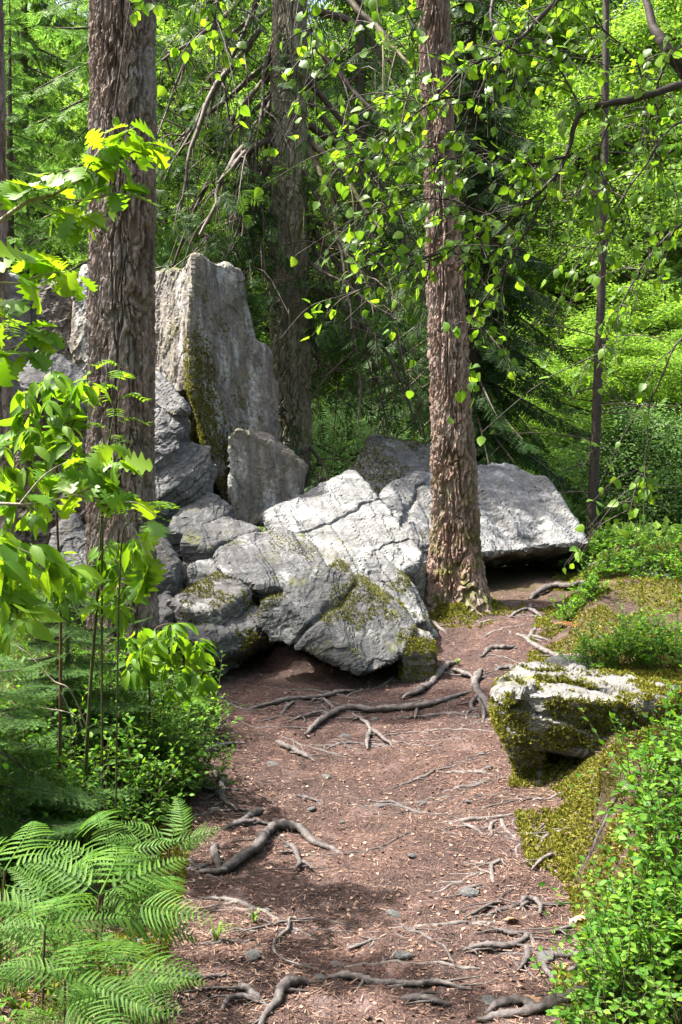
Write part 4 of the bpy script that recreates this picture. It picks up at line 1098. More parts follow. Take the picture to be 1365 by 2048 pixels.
# small stones trodden into the path
def pebble(seed):
    bm = bmesh.new(); bmesh.ops.create_icosphere(bm, subdivisions=2, radius=1.0)
    V = np.array([v.co[:] for v in bm.verts]); F = np.array([[v.index for v in f.verts] for f in bm.faces]); bm.free()
    V = V * np.array([1, .75, .38]) * (1 + .35 * facet(V * 1.3 + seed * 7, seed))[:, None]
    return new_mesh('path_stone', V, F, RM['step'], False)
PB = [pebble(k) for k in range(5)]
for k in range(46):
    Y = 3.0 * (8.8 / 3.0) ** rr.random(); L, Rr = np.interp(Y, _PY, _PL), np.interp(Y, _PY, _PR); x = L + (Rr - L) * rr.uniform(.05, 1.0)
    if Y > 6.7 and x < .8: continue
    o = link('path_stone', PB[k % 5], None, (x, Y, float(ground_fine(np.array([x]), np.array([Y]))[0][0]) + .002)); sc_ = rr.uniform(.012, .042); o.scale = (sc_, sc_, sc_); o.rotation_euler = (rr.normal(0, .15), rr.normal(0, .15), rr.uniform(0, 6))
    tag(o, 'small grey stone trodden into the path', 'stone', 'stones in the path')

# ------------------------------------------------------------------ needle litter, chips, dry leaves, pebbles
rl = np.random.default_rng(3)
def on_path(n, y0, y1, spread=.35, rng=rl):
    u = rng.random(n)
    Y = y0 * (y1 / y0) ** u
    L, Rr = np.interp(Y, _PY, _PL), np.interp(Y, _PY, _PR)
    X = L - spread + (Rr - L + 2 * spread) * rng.random(n)
    return X, Y
n = 90000
X, Y = on_path(n, 2.5, 9.5, .6)
Lp, Rp = np.interp(Y, _PY, _PL), np.interp(Y, _PY, _PR)
q = np.abs(X - (Lp + Rp) / 2) / ((Rp - Lp) / 2)
keep = rl.random(n) < .22 + .78 * sstep(.25, .9, q + .35 * vnoise(np.stack([X, Y, X * 0], -1) * 2.2, 9))
X, Y = X[keep], Y[keep]; n = len(X)
pos = np.stack([X, Y, ground_fine(X, Y)[0] + .003 + rl.uniform(0, .006, n)], -1)
az = rl.uniform(0, 2 * np.pi, n)
V, F = scatter(np.array([(-.5, 0, 0), (.5, 0, 0), (.35, 1, 0), (-.35, 1, 0)]) * np.array([.10, 1, 1]), np.array([(0, 1, 2, 3)]), pos, frames(np.stack([np.cos(az), np.sin(az), rl.normal(0, .12, n)], -1), np.array([0, 0, 1.]) + rl.normal(0, .25, (n, 3))), rl.uniform(.012, .034, n))
tag(link('needle_litter', new_mesh('needle_litter', V, F, M['dry'], False)), 'fallen needles and bark crumbs strewn over the path', 'needles', kind='stuff')
n = 9000
X, Y = on_path(n, 2.5, 9.5, .5)
pos = np.stack([X, Y, ground_fine(X, Y)[0] + .003], -1)
az = rl.uniform(0, 2 * np.pi, n)
V, F = scatter(np.array([(-.4, 0, 0), (.35, .1, .12), (.45, .8, 0), (-.2, 1, .1)]), np.array([(0, 1, 2), (0, 2, 3)]), pos, frames(np.stack([np.cos(az), np.sin(az), rl.normal(0, .2, n)], -1), np.array([0, 0, 1.]) + rl.normal(0, .35, (n, 3))), rl.uniform(.006, .019, n))
tag(link('bark_litter', new_mesh('bark_litter', V, F, M['dry'], False)), 'small bark flakes scattered on the path', 'bark flakes', kind='stuff')

# ------------------------------------------------------------------ leaf templates
def blade(n, width, fold=.12, droop=.18, stalk=.0, lobes=None):
    """A leaf of unit length: rows of points across the midrib, width(t) to each side."""
    t = np.linspace(0, 1, n)
    z = -droop * t ** 2
    V, F = [], []
    for i in range(n):
        w = width(t[i])
        V += [(-w, t[i] + (lobes(t[i]) if lobes else 0), z[i] + fold * w), (0, t[i], z[i]), (w, t[i] + (lobes(t[i]) if lobes else 0), z[i] + fold * w)]
    for i in range(n - 1):
        a = 3 * i
        F += [(a, a + 1, a + 4, a + 3), (a + 1, a + 2, a + 5, a + 4)]
    V = np.array(V, float); V[:, 1] += stalk
    k = len(V)
    if stalk:
        V = np.concatenate([V, [(-.012, 0, .02), (.012, 0, .02), (.012, stalk + .02, 0), (-.012, stalk + .02, 0)]])
        F.append((k, k + 1, k + 2, k + 3))
    return V, np.array(F)
def w_birch(t): return .40 * math.sin(math.pi * min(1, t ** .62)) ** .9 * (1 + .06 * math.sin(t * 44)) + .002
def w_ell(t): return .20 * math.sin(math.pi * t ** .9) ** .95 * (1 + .05 * math.sin(t * 60)) + .003
def w_oak(t): return (.05 + .30 * math.sin(math.pi * min(1, t ** 1.35 * .97)) ** .8) * (1 + .38 * math.sin(t * 30 - 1.2)) * (1 if t < .97 else .4) + .004
def w_small(t): return .30 * math.sin(math.pi * t ** .85) + .003
LEAF = {
    'birch': blade(11, w_birch, .2, .15, .30), 'birch2': blade(11, w_birch, -.25, .35, .30),
    'oak': blade(34, w_oak, .18, .22, .05), 'oak2': blade(34, w_oak, -.2, .45, .05),
    'cherry': blade(13, w_ell, .3, .28, .10), 'cherry2': blade(13, w_ell, .35, .42, .10),
    'small': blade(5, w_small, .25, .1), 'rowan': blade(6, lambda t: .17 * math.sin(math.pi * t ** .8) + .003, .2, .12),
}

def place_leaves(root, base, kinds, mat, pos, d, nrm, size, nobj=300, part='leaf', rest='foliage'):
    """The nobj leaves that show largest become parts of their own, the others one mass."""
    pos, d, nrm, size = (np.asarray(a, float) for a in (pos, d, nrm, size))
    base = np.asarray(base, float)
    fr = frames(d, nrm)
    px = 682.5 + pos[:, 0] / pos[:, 1] * FPX; py = 1024 - (pos[:, 2] - EYE) / pos[:, 1] * FPX
    seen = (px > -20) & (px < 1385) & (py > -20) & (py < 2068)
    key = size / pos[:, 1] + seen * 10
    order = np.argsort(-key); big, small = order[:nobj], order[nobj:]
    data = [new_mesh(part, LEAF[k][0], LEAF[k][1], mat, True) for k in kinds]
    for j, i in enumerate(big):
        o = bpy.data.objects.new(part, data[j % len(data)])
        C.objects.link(o); o.parent = root
        m = Matrix(fr[i].tolist()).to_4x4() @ Matrix.Scale(float(size[i]), 4)
        m.translation = (pos[i] - base).tolist()
        o.matrix_basis = m
    if len(small):
        mb = MB()
        for q, k in enumerate(kinds):
            ii = small[q::len(kinds)]
            if len(ii):
                V, F = scatter(*LEAF[k], pos[ii], fr[ii], size[ii]); mb.add(V, F)
        tag(link(rest, mb.mesh(rest, mat, base), root), kind='stuff')

def rosette(tip, m, rng, out, size, acc, droop=-.25, spread=1.0, flat=.5):
    pos, d, n, s = acc
    for k in range(m):
        a = rng.uniform(0, 2 * math.pi)
        v = np.array([math.cos(a) * spread, math.sin(a) * spread * .8, droop + rng.normal(0, .3)]) + out
        pos.append(tip + rng.normal(0, .008, 3)); d.append(v)
        n.append(np.array([0, -.35, 1.]) + rng.normal(0, flat, 3)); s.append(size * rng.uniform(.75, 1.2))

# ------------------------------------------------------------------ birch, upper right
rb = np.random.default_rng(41)
BB = at_px(1500, 4.9)
birch = thing('birch_tree', 'birch reaching in from the right with dark twigs and glowing round leaves', 'tree', BB)
w = MB(); w.tube(spline(np.array([np.array(BB) - [0, 0, .2], P(1490, 1300, 4.9), P(1475, 700, 4.9), P(1470, 250, 4.85), P(1480, -300, 4.9)]), 24), np.linspace(.10, .06, 24), 12, .06)
link('trunk', w.mesh('birch_trunk', M['birch_wood'], BB), birch)
BL = [  # polylines in the photo: (x, y, distance), width in pixels at the start, leafiness
 ([(1470, 300, 4.85), (1400, 190, 4.75), (1365, 140, 4.7), (1330, 85, 4.7), (1300, 40, 4.75), (1275, -60, 4.8)], 40, 0),
 ([(1470, 140, 4.85), (1365, 168, 4.6), (1300, 188, 4.5), (1240, 205, 4.45), (1165, 222, 4.4), (1145, 255, 4.4), (1135, 300, 4.4), (1110, 350, 4.4), (1060, 400, 4.4), (1000, 445, 4.4), (920, 485, 4.4)], 17, 16),
 ([(1290, -50, 4.7), (1160, -20, 4.5), (1090, 25, 4.4), (1045, 65, 4.35), (1000, 115, 4.35), (960, 185, 4.3), (930, 235, 4.3), (893, 290, 4.3)], 13, 16),
 ([(1010, -60, 4.5), (985, 20, 4.4), (1000, 80, 4.35), (1040, 105, 4.35), (1048, 140, 4.4)], 10, 6),
 ([(1420, 230, 4.8), (1340, 260, 4.6), (1270, 360, 4.5), (1220, 440, 4.5), (1190, 490, 4.5)], 6, 10),
 ([(1060, 400, 4.4), (960, 500, 4.4), (880, 505, 4.4), (780, 555, 4.45), (660, 600, 4.5)], 7, 10),
 ([(1140, 310, 4.4), (1050, 330, 4.35), (960, 300, 4.3), (860, 330, 4.3), (720, 325, 4.35)], 6, 14),
 ([(960, 185, 4.3), (880, 195, 4.3), (810, 240, 4.3), (740, 290, 4.35), (690, 325, 4.4)], 6, 12),
 ([(1110, 350, 4.4), (1060, 450, 4.4), (1000, 560, 4.45), (935, 660, 4.5), (930, 760, 4.5)], 6, 9),
 ([(1000, 115, 4.35), (930, 140, 4.3), (860, 200, 4.3), (800, 180, 4.35)], 5, 9),
 ([(1440, 400, 4.8), (1340, 470, 4.6), (1270, 560, 4.6), (1220, 660, 4.6), (1190, 720, 4.6)], 6, 10),
 ([(1440, 600, 4.8), (1350, 700, 4.6), (1300, 820, 4.6), (1285, 950, 4.6), (1250, 1020, 4.6)], 5, 6),
 ([(1165, 222, 4.4), (1120, 130, 4.4), (1080, 90, 4.4), (1010, 30, 4.4)], 5, 8),
 ([(1240, 205, 4.45), (1200, 290, 4.4), (1190, 360, 4.4), (1130, 420, 4.4)], 5, 9),
 ([(1300, 188, 4.5), (1270, 120, 4.5), (1200, 60, 4.5), (1170, 10, 4.5)], 5, 8),
 ([(920, 485, 4.4), (860, 520, 4.4), (790, 500, 4.4), (740, 490, 4.4)], 4, 6),
 ([(1000, 445, 4.4), (900, 400, 4.4), (810, 400, 4.4), (760, 420, 4.4)], 4, 10),
 ([(1290, -50, 4.7), (1000, -130, 4.4), (700, -150, 4.2), (420, -120, 4.2), (230, -80, 4.2)], 14, 0),
 ([(250, -80, 4.2), (262, -10, 4.2), (250, 60, 4.2), (240, 140, 4.2)], 3, 3), ([(420, -110, 4.2), (410, -20, 4.2), (440, 40, 4.2)], 4, 5), ([(480, -110, 4.2), (440, 0, 4.2), (425, 70, 4.2)], 3, 3),
 ([(640, -140, 4.2), (600, -30, 4.2), (625, 60, 4.2), (615, 170, 4.2)], 4, 4), ([(740, -140, 4.2), (735, -20, 4.2), (700, 80, 4.2), (650, 130, 4.2)], 4, 6), ([(840, -120, 4.2), (850, 0, 4.2), (820, 80, 4.2), (840, 150, 4.2)], 4, 6),
 ([(1400, 60, 4.7), (1330, 130, 4.6), (1300, 260, 4.6), (1330, 350, 4.6)], 5, 8),
]
acc = ([], [], [], [])
for (pl, wd, lv) in BL:
    ln = spline(np.array([P(*q) for q in pl]), 8 * len(pl))
    ln = ln + .012 * np.stack([fbm(ln * 6, 2, 3), fbm(ln * 6, 2, 5), fbm(ln * 6, 2, 8)], -1)
    m = MB(); N = len(ln)
    m.tube(ln, np.linspace(wd, max(1.6, wd * .28), N) / 2 / FPX * ln[:, 1], 7 if wd > 8 else 5, .15)
    for k in range(int(lv * 2.3)):
        f = rb.uniform(.12, 1.0); i = min(N - 1, int(f * N)); p = ln[i]
        tan = ln[min(N - 1, i + 1)] - ln[max(0, i - 1)]; tan = tan / (np.linalg.norm(tan) + 1e-9)
        dr = tan * .7 + rb.normal(0, .75, 3) * np.array([1, .8, .8]) + np.array([-.1, 0, -.3])
        L = rb.uniform(.09, .27)
        q = spline(np.array([p, p + dr * L * .5 + [0, 0, .02], p + dr * L + [0, 0, -.05]]), 6)
        m.tube(q, np.linspace(.0030, .0014, 6), 4)
        for j in range(rb.integers(3, 6)):
            c = q[rb.integers(1, 6)]
            acc[0].append(c); acc[1].append(rb.normal(0, .8, 3) + dr * .4 + [0, 0, -.55]); acc[2].append(rb.normal(0, .75, 3) + [-.2, -.5, .75]); acc[3].append(rb.uniform(.032, .058))
    link('branch', m.mesh('birch_branch', M['birch_wood'], BB), birch)
place_leaves(birch, BB, ['birch', 'birch2'], M['birch_leaf'], *acc, 300)

# ------------------------------------------------------------------ oak, left
ro = np.random.default_rng(52)
OB = at_px(-180, 3.6)
oak = thing('oak_sapling', 'young oak with lobed bright green leaves reaching across the thick pine', 'sapling', OB)
w = MB(); w.tube(spline(np.array([np.array(OB) - [0, 0, .1], P(-170, 1200, 3.5), P(-150, 700, 3.4), P(-120, 350, 3.4)]), 20), np.linspace(.028, .014, 20), 8, .1)
link('stem', w.mesh('oak_stem', M['pale_twig'], OB), oak)
OT = [
 ([(-150, 600, 3.4), (-40, 480, 3.35), (10, 435, 3.3), (60, 402, 3.3), (100, 392, 3.3), (160, 360, 3.3), (230, 325, 3.3), (290, 290, 3.3)], 11),
 ([(100, 392, 3.3), (170, 400, 3.3), (250, 380, 3.3)], 4), ([(60, 402, 3.3), (110, 420, 3.3), (150, 430, 3.3)], 4), ([(160, 360, 3.3), (210, 290, 3.3), (270, 255, 3.3)], 4),
 ([(-140, 800, 3.45), (-40, 590, 3.4), (40, 565, 3.4), (110, 545, 3.4), (160, 550, 3.4)], 6), ([(-140, 850, 3.45), (-30, 720, 3.4), (40, 690, 3.4), (90, 660, 3.4)], 6),
 ([(-160, 1050, 3.5), (-40, 1010, 3.5), (60, 1008, 3.5), (150, 990, 3.5), (200, 960, 3.5), (240, 930, 3.5)], 9), ([(150, 990, 3.5), (220, 1010, 3.45), (270, 1060, 3.45), (292, 1110, 3.4)], 6), ([(40, 1008, 3.5), (90, 950, 3.5), (150, 915, 3.5)], 5), ([(220, 1010, 3.45), (270, 1005, 3.4), (310, 1030, 3.4)], 4),
]
for pl, wd in OT:
    ln = spline(np.array([P(*q) for q in pl]), 8 * len(pl)); m = MB()
    m.tube(ln, np.linspace(wd, max(2, wd * .3), len(ln)) / 2 / FPX * ln[:, 1], 6, .1)
    link('twig', m.mesh('oak_twig', M['pale_twig'], OB), oak)
acc = ([], [], [], [])
for (x, y, Y, m) in [(292, 285, 3.3, 6), (265, 262, 3.3, 4), (235, 300, 3.3, 5), (200, 310, 3.3, 5), (165, 330, 3.3, 5), (130, 345, 3.3, 5), (95, 365, 3.3, 5), (60, 385, 3.3, 4), (20, 365, 3.3, 4), (120, 405, 3.3, 4), (150, 425, 3.3, 4), (245, 380, 3.3, 4), (225, 372, 3.3, 3), (-10, 380, 3.3, 4), (80, 420, 3.3, 3),
                     (30, 500, 3.4, 4), (75, 520, 3.4, 4), (110, 540, 3.4, 4), (150, 555, 3.4, 4), (60, 560, 3.4, 3), (15, 640, 3.4, 4), (50, 650, 3.4, 4), (90, 660, 3.4, 4), (60, 700, 3.4, 3), (10, 705, 3.4, 4), (-10, 600, 3.4, 3),
                     (200, 960, 3.5, 5), (240, 930, 3.5, 5), (160, 920, 3.5, 5), (120, 950, 3.5, 4), (180, 985, 3.5, 4), (80, 960, 3.5, 4), (275, 1000, 3.45, 4), (300, 1035, 3.4, 3), (60, 1000, 3.5, 3), (220, 900, 3.5, 4)]:
    rosette(P(x, y, Y) + ro.normal(0, .01, 3), m, ro, np.array([.55, -.1, 0]), .105, acc, -.25, 1.0, .45)
for k in range(6):
    rosette(P(290 + ro.normal(0, 5), 1112 + k * 4, 3.4), 1, ro, np.array([ro.normal(0, .35), -.2, -1.3]), .13, acc, -.3, .3, .5)
place_leaves(oak, OB, ['oak', 'oak2'], M['oak_leaf'], *acc, 300)

# ------------------------------------------------------------------ cherry saplings and rowan, left
def sapling(label, base, stems, tips, size, mat, kinds, rng, wood, out, name='cherry_sapling', droop=-.45, nobj=160, lvs=(4, 7), cat='sapling'):
    Y_far = size < .1
    t = thing(name, label, cat, base)
    for k, (pl, wd) in enumerate(stems):
        pts = [np.array(base) - [0, 0, .05]] if k == 0 else []
        ln = spline(np.array(pts + [P(*q) for q in pl]), 8 * len(pl) + 4); m = MB()
        m.tube(ln, np.linspace(wd, max(1.8, wd * .3), len(ln)) / 2 / FPX * ln[:, 1], 6, .12)
        link('stem' if k == 0 else 'twig', m.mesh('stem', wood, base), t)
    acc = ([], [], [], [])
    tips = list(tips) + [(x + rng.normal(0, 22), y + rng.normal(0, 20), Y + rng.normal(0, .12)) for (x, y, Y) in list(tips) * (2 if Y_far else 1)]
    for (x, y, Y) in tips:
        rosette(P(x, y, Y), rng.integers(*lvs), rng, np.array(out) + rng.normal(0, .3, 3), size, acc, droop, .9, .45)
    place_leaves(t, base, kinds, mat, *acc, nobj)
    return t
rc = np.random.default_rng(63)
sapling('sapling with large drooping cherry leaves close at the left edge', at_px(-90, 2.4), [([(-80, 1500, 2.4), (-70, 1100, 2.3), (-40, 1050, 2.25)], 12), ([(-70, 1100, 2.3), (10, 1090, 2.2), (70, 1110, 2.15)], 6), ([(-75, 1250, 2.35), (-10, 1200, 2.2), (40, 1220, 2.2)], 6)],
        [(-20, 1070, 2.25), (20, 1075, 2.2), (60, 1095, 2.15), (95, 1120, 2.15), (10, 1130, 2.2), (-15, 1150, 2.2), (30, 1170, 2.2), (10, 1210, 2.2), (45, 1225, 2.2), (-20, 1230, 2.2)], .074, M['cherry_leaf'], ['cherry', 'cherry2'], rc, M['green_stem'], (.45, 0, -.2), droop=-.5, lvs=(3, 5))
sapling('leafy sapling in front of the brown rock with pointed leaves', at_px(118, 4.2), [([(122, 1250, 4.15), (115, 1050, 4.1), (110, 900, 4.05), (70, 830, 4.0), (85, 760, 4.0)], 7), ([(110, 900, 4.05), (150, 840, 4.0), (165, 780, 4.0)], 4), ([(115, 1000, 4.1), (60, 930, 4.0), (20, 880, 4.0)], 4)],
        [(85, 765, 4.0), (125, 770, 4.0), (60, 800, 4.0), (160, 790, 4.0), (45, 850, 4.0), (95, 830, 4.0), (130, 850, 4.0), (70, 880, 4.0), (20, 890, 4.0), (110, 900, 4.0), (150, 900, 4.0), (50, 930, 4.0), (10, 930, 4.0), (90, 960, 4.0), (140, 810, 4.0), (20, 980, 4.0), (60, 1030, 4.1)], .092, M['cherry_leaf'], ['cherry', 'cherry2'], rc, M['red_stem'], (.25, 0, -.1))
sapling('tall thin stemmed sapling with clustered bright leaves before the thick pine foot', at_px(165, 4.3), [([(178, 1420, 4.25), (195, 1200, 4.2), (202, 1060, 4.2), (205, 960, 4.2)], 9), ([(197, 1190, 4.2), (240, 1150, 4.15), (280, 1140, 4.1)], 4), ([(200, 1130, 4.2), (150, 1140, 4.15), (100, 1150, 4.1)], 4), ([(195, 1220, 4.2), (250, 1215, 4.15)], 4)],
        [(210, 1100, 4.2), (240, 1120, 4.15), (265, 1100, 4.15), (280, 1145, 4.1), (230, 1160, 4.15), (250, 1190, 4.15), (190, 1120, 4.2), (150, 1130, 4.15), (110, 1150, 4.1), (130, 1175, 4.1), (215, 1210, 4.2), (255, 1225, 4.15), (170, 1160, 4.1), (265, 1170, 4.1), (225, 1130, 4.1), (80, 1160, 4.1)], .085, M['cherry_leaf'], ['cherry', 'cherry2'], rc, M['green_stem'], (.15, 0, -.15))
sapling('arching sapling with yellow green leaves overhanging the left path edge', at_px(290, 4.9), [([(300, 1400, 4.85), (290, 1320, 4.8), (310, 1260, 4.7), (345, 1245, 4.7)], 6), ([(295, 1330, 4.8), (350, 1320, 4.7), (400, 1345, 4.7)], 4)],
        [(310, 1260, 4.7), (340, 1248, 4.7), (285, 1270, 4.7), (320, 1290, 4.7), (350, 1300, 4.7), (375, 1320, 4.7), (395, 1345, 4.7), (405, 1365, 4.7), (330, 1330, 4.7), (300, 1310, 4.7), (365, 1345, 4.7), (280, 1300, 4.7), (350, 1270, 4.7), (275, 1340, 4.7)], .085, M['cherry_leaf'], ['cherry', 'cherry2'], rc, M['red_stem'], (.35, 0, -.2))
# rowan shoots: pinnate leaves
def rowan(label, base, pl, wd, nl, rng, size=.15):
    t = thing('rowan_sapling', label, 'sapling', base)
    ln = spline(np.array([np.array(base)] + [P(*q) for q in pl]), 40); m = MB()
    m.tube(ln, np.linspace(wd, 2, 40) / 2 / FPX * ln[:, 1], 6)
    acc = ([], [], [], [])
    for k in range(nl):
        f = .45 + .55 * k / nl; p = ln[int(f * 39)]
        a = k * 2.4 + rng.normal(0, .3); L = size * (1.1 - .5 * (k / nl)) * rng.uniform(.85, 1.1)
        dr = np.array([math.cos(a), math.sin(a) * .8, .25]); e = p + dr * L + [0, 0, -.15 * L]
        ra = spline(np.array([p, p + dr * L * .5 + [0, 0, .02], e]), 9); m.tube(ra, np.linspace(.0018, .0009, 9), 4)
        side = unit(np.cross(dr, [0, 0, 1.])[None])[0]
        for j in range(2, 9):
            for s in (-1, 1):
                acc[0].append(ra[j]); acc[1].append(side * s + dr * .45 + [0, 0, -.15]); acc[2].append(np.array([0, -.2, 1]) + rng.normal(0, .2, 3)); acc[3].append(.042 * size / .15 * rng.uniform(.85, 1.1))
        acc[0].append(ra[8]); acc[1].append(dr); acc[2].append([0, 0, 1.]); acc[3].append(.04 * size / .15)
    link('stem', m.mesh('rowan_stem', M['green_stem'], base), t)
    place_leaves(t, base, ['rowan'], M['cherry_leaf'], *acc, 220, 'leaflet')
rowan('rowan shoot with feathery leaves up the front of the thick pine', at_px(205, 4.2), [(205, 1100, 4.1), (215, 920, 4.0), (232, 810, 4.0), (248, 718, 4.0)], 5, 13, rc)
rowan('small rowan spray hanging right of the thick pine foot', at_px(230, 3.9), [(240, 1150, 3.9), (262, 1040, 3.85), (300, 1020, 3.8), (335, 1030, 3.8)], 4, 7, rc, .13)
rowan('rowan spray poking in at the left edge below the oak leaves', at_px(-110, 3.7), [(-100, 1000, 3.7), (-60, 720, 3.6), (-10, 665, 3.6), (30, 660, 3.6)], 5, 7, rc, .15)

# ------------------------------------------------------------------ young spruces, left
def young_spruce(label, base, H, Rm, nb, rng, mat, lo=.05):
    t = thing('young_spruce', label, 'sapling', base)
    base = np.array(base); m = MB()
    m.tube(np.array([base - [0, 0, .05], base + [0, 0, H * .5], base + [.01, 0, H]]), [.02, .013, .004], 7, .1)
    pos, d, n, s = [], [], [], []
    for k in range(nb):
        f = (k + .5) / nb; z = H * (lo + (1 - lo) * f)
        L = Rm * (1 - f) ** .7 * rng.uniform(.75, 1.15) + .06; az = k * 2.4 + rng.normal(0, .3)
        ln = spruce_bough(pos, d, n, s, base + [0, 0, z], az, L, .12 + rng.normal(0, .08), rng, .12, .038, .20, .08, .12)
        m.tube(ln[::3], np.linspace(.006, .002, len(ln[::3])), 4)
    link('stem', m.mesh('young_spruce_stem', M['dark_wood'], base), t)
    V, F = scatter(*NSPRIG, np.concatenate(pos), frames(np.concatenate(d), np.concatenate(n)), np.concatenate(s))
    tag(link('foliage', new_mesh('spruce_sprays', V - base, F, mat, False), t), kind='stuff')
rs = np.random.default_rng(71)
young_spruce('dark young spruce standing below the thick pine behind the sapling stem', at_px(135, 4.9), 1.05, .62, 30, rs, M['spruce'])
young_spruce('young spruce with light green flat sprays at the left edge', at_px(-40, 3.9), .85, .60, 24, rs, M['spruce'])
# thin pale dead twigs in the dark gap
t = thing('dead_twig', 'thin pale dead twig arching over the dark gap by the young spruce', 'twig', at_px(165, 4.2))
for pl in ([(172, 1450, 4.2), (140, 1380, 4.1), (105, 1360, 4.1), (60, 1310, 4.1), (30, 1290, 4.1)], [(165, 1455, 4.2), (150, 1430, 4.1), (100, 1418, 4.1), (60, 1415, 4.1)], [(148, 1450, 4.15), (130, 1400, 4.1), (110, 1370, 4.1)]):
    ln = spline(np.array([P(*q) for q in pl]), 16); m = MB(); m.tube(ln, np.linspace(.004, .0018, 16), 5); link('twig', m.mesh('twig', M['pale_twig'], t.location), t)

# ------------------------------------------------------------------ bilberry
def bilberry(label, px, py, rad, h, nst, rng, nobj, leaf=.019, Y=None, mat='bilberry', group='bilberry clumps along the path'):
    b = hit(px, py) if Y is None else np.array(at_px(px, Y))
    t = thing('bilberry_bush', label, 'bush', b, group)
    m = MB(); acc = [[], [], [], []]
    for k in range(nst):
        a = rng.uniform(0, 2 * math.pi); rr_ = rad * math.sqrt(rng.random())
        x, y = b[0] + math.cos(a) * rr_, b[1] + math.sin(a) * rr_ * .8
        p0 = np.array([x, y, gz(x, y) - .02]); hh = h * rng.uniform(.55, 1.1) * (1 - .35 * (rr_ / rad) ** 2)
        lean = np.array([math.cos(a), math.sin(a), 0]) * .35 * rng.random() + rng.normal(0, .12, 3)
        e = p0 + np.array([0, 0, hh]) + lean * hh
        ln = spline(np.array([p0, (p0 + e) / 2 + rng.normal(0, .02, 3), e]), 6)
        m.tube(ln, np.linspace(.0032, .0014, 6), 3)
        for q in range(5):
            s0 = ln[rng.integers(2, 6)]; dr = rng.normal(0, .8, 3) + [0, 0, .55]; L = rng.uniform(.05, .13) * (h / .4) ** .5
            e2 = s0 + dr * L; m.tube(np.array([s0, e2]), [.0016, .001], 3)
            nl = rng.integers(5, 9); f = np.linspace(.2, 1.0, nl)[:, None]
            c = s0 + (e2 - s0) * f
            sd = unit(np.cross(dr, [0.1, .2, 1.])[None])[0] * np.where(np.arange(nl) % 2, 1, -1)[:, None]
            acc[0].append(c); acc[1].append(sd + dr * .5 + rng.normal(0, .25, (nl, 3))); acc[2].append(np.array([0, -.15, 1]) + rng.normal(0, .35, (nl, 3))); acc[3].append(leaf * rng.uniform(.7, 1.25, nl))
    link('stem', m.mesh('bilberry_stem', M['green_stem'], b), t)
    place_leaves(t, b, ['small'], M[mat], *[np.concatenate(q) for q in acc], nobj)
rq = np.random.default_rng(88)
for (px, py, rad, h, nst, nobj, lf, lab) in [
    (230, 1560, .42, .50, 170, 0, .022, 'large bilberry clump at the left verge below the young spruce'),
    (310, 1600, .30, .34, 120, 0, .020, 'bilberry clump leaning over the left path edge'),
    (130, 1640, .42, .42, 150, 0, .021, 'bilberry clump behind the bracken fronds'),
    (330, 1470, .30, .36, 110, 0, .020, 'light green bilberry under the arching sapling'),
    (250, 1460, .35, .46, 120, 0, .021, 'bilberry clump in the shade right of the young spruce'),
    (40, 1700, .35, .30, 50, 0, .020, 'bilberry clump at the left edge above the bracken'),
    (1395, 1880, .27, .40, 80, 60, .022, 'tall bilberry bush on the right bank below the mossy mound'),
    (1350, 1990, .25, .34, 90, 60, .019, 'dense bilberry clump in the bottom right corner'),
    (1440, 1760, .30, .42, 80, 60, .023, 'bilberry bush at the right edge beside the mossy mound'),
    (1262, 1950, .13, .16, 30, 40, .017, 'small bilberry sprig at the lower right path edge'),
    (1370, 2080, .30, .36, 70, 40, .019, 'bilberry cut off by the lower right picture edge'),
    (1440, 1620, .30, .34, 60, 40, .021, 'bilberry bush above the mossy mound at the right edge'),
    (1200, 1340, .17, .24, 40, 0, .021, 'rounded light green bilberry behind the mossy boulder'),
    (1330, 1330, .30, .28, 70, 0, .021, 'wide bilberry clump at the foot of the leaning slab'),
    (1160, 1225, .16, .18, 30, 0, .022, 'small bilberry on the bank near the arched root'),
    (875, 1192, .12, .15, 24, 0, .028, 'little bilberry at the mossy foot of the reddish pine'),
    (1250, 1150, .35, .22, 45, 0, .024, 'bilberry growing along the crest by the leaning slab'),
    (1350, 1150, .40, .30, 60, 0, .024, 'bilberry at the far right end of the crest'),
    (1200, 1110, .35, .22, 40, 0, .026, 'bilberry growing at the foot of the slim pole'),
]:
    bilberry(lab, px, py, rad, h, nst, rq, nobj, lf * 1.35)

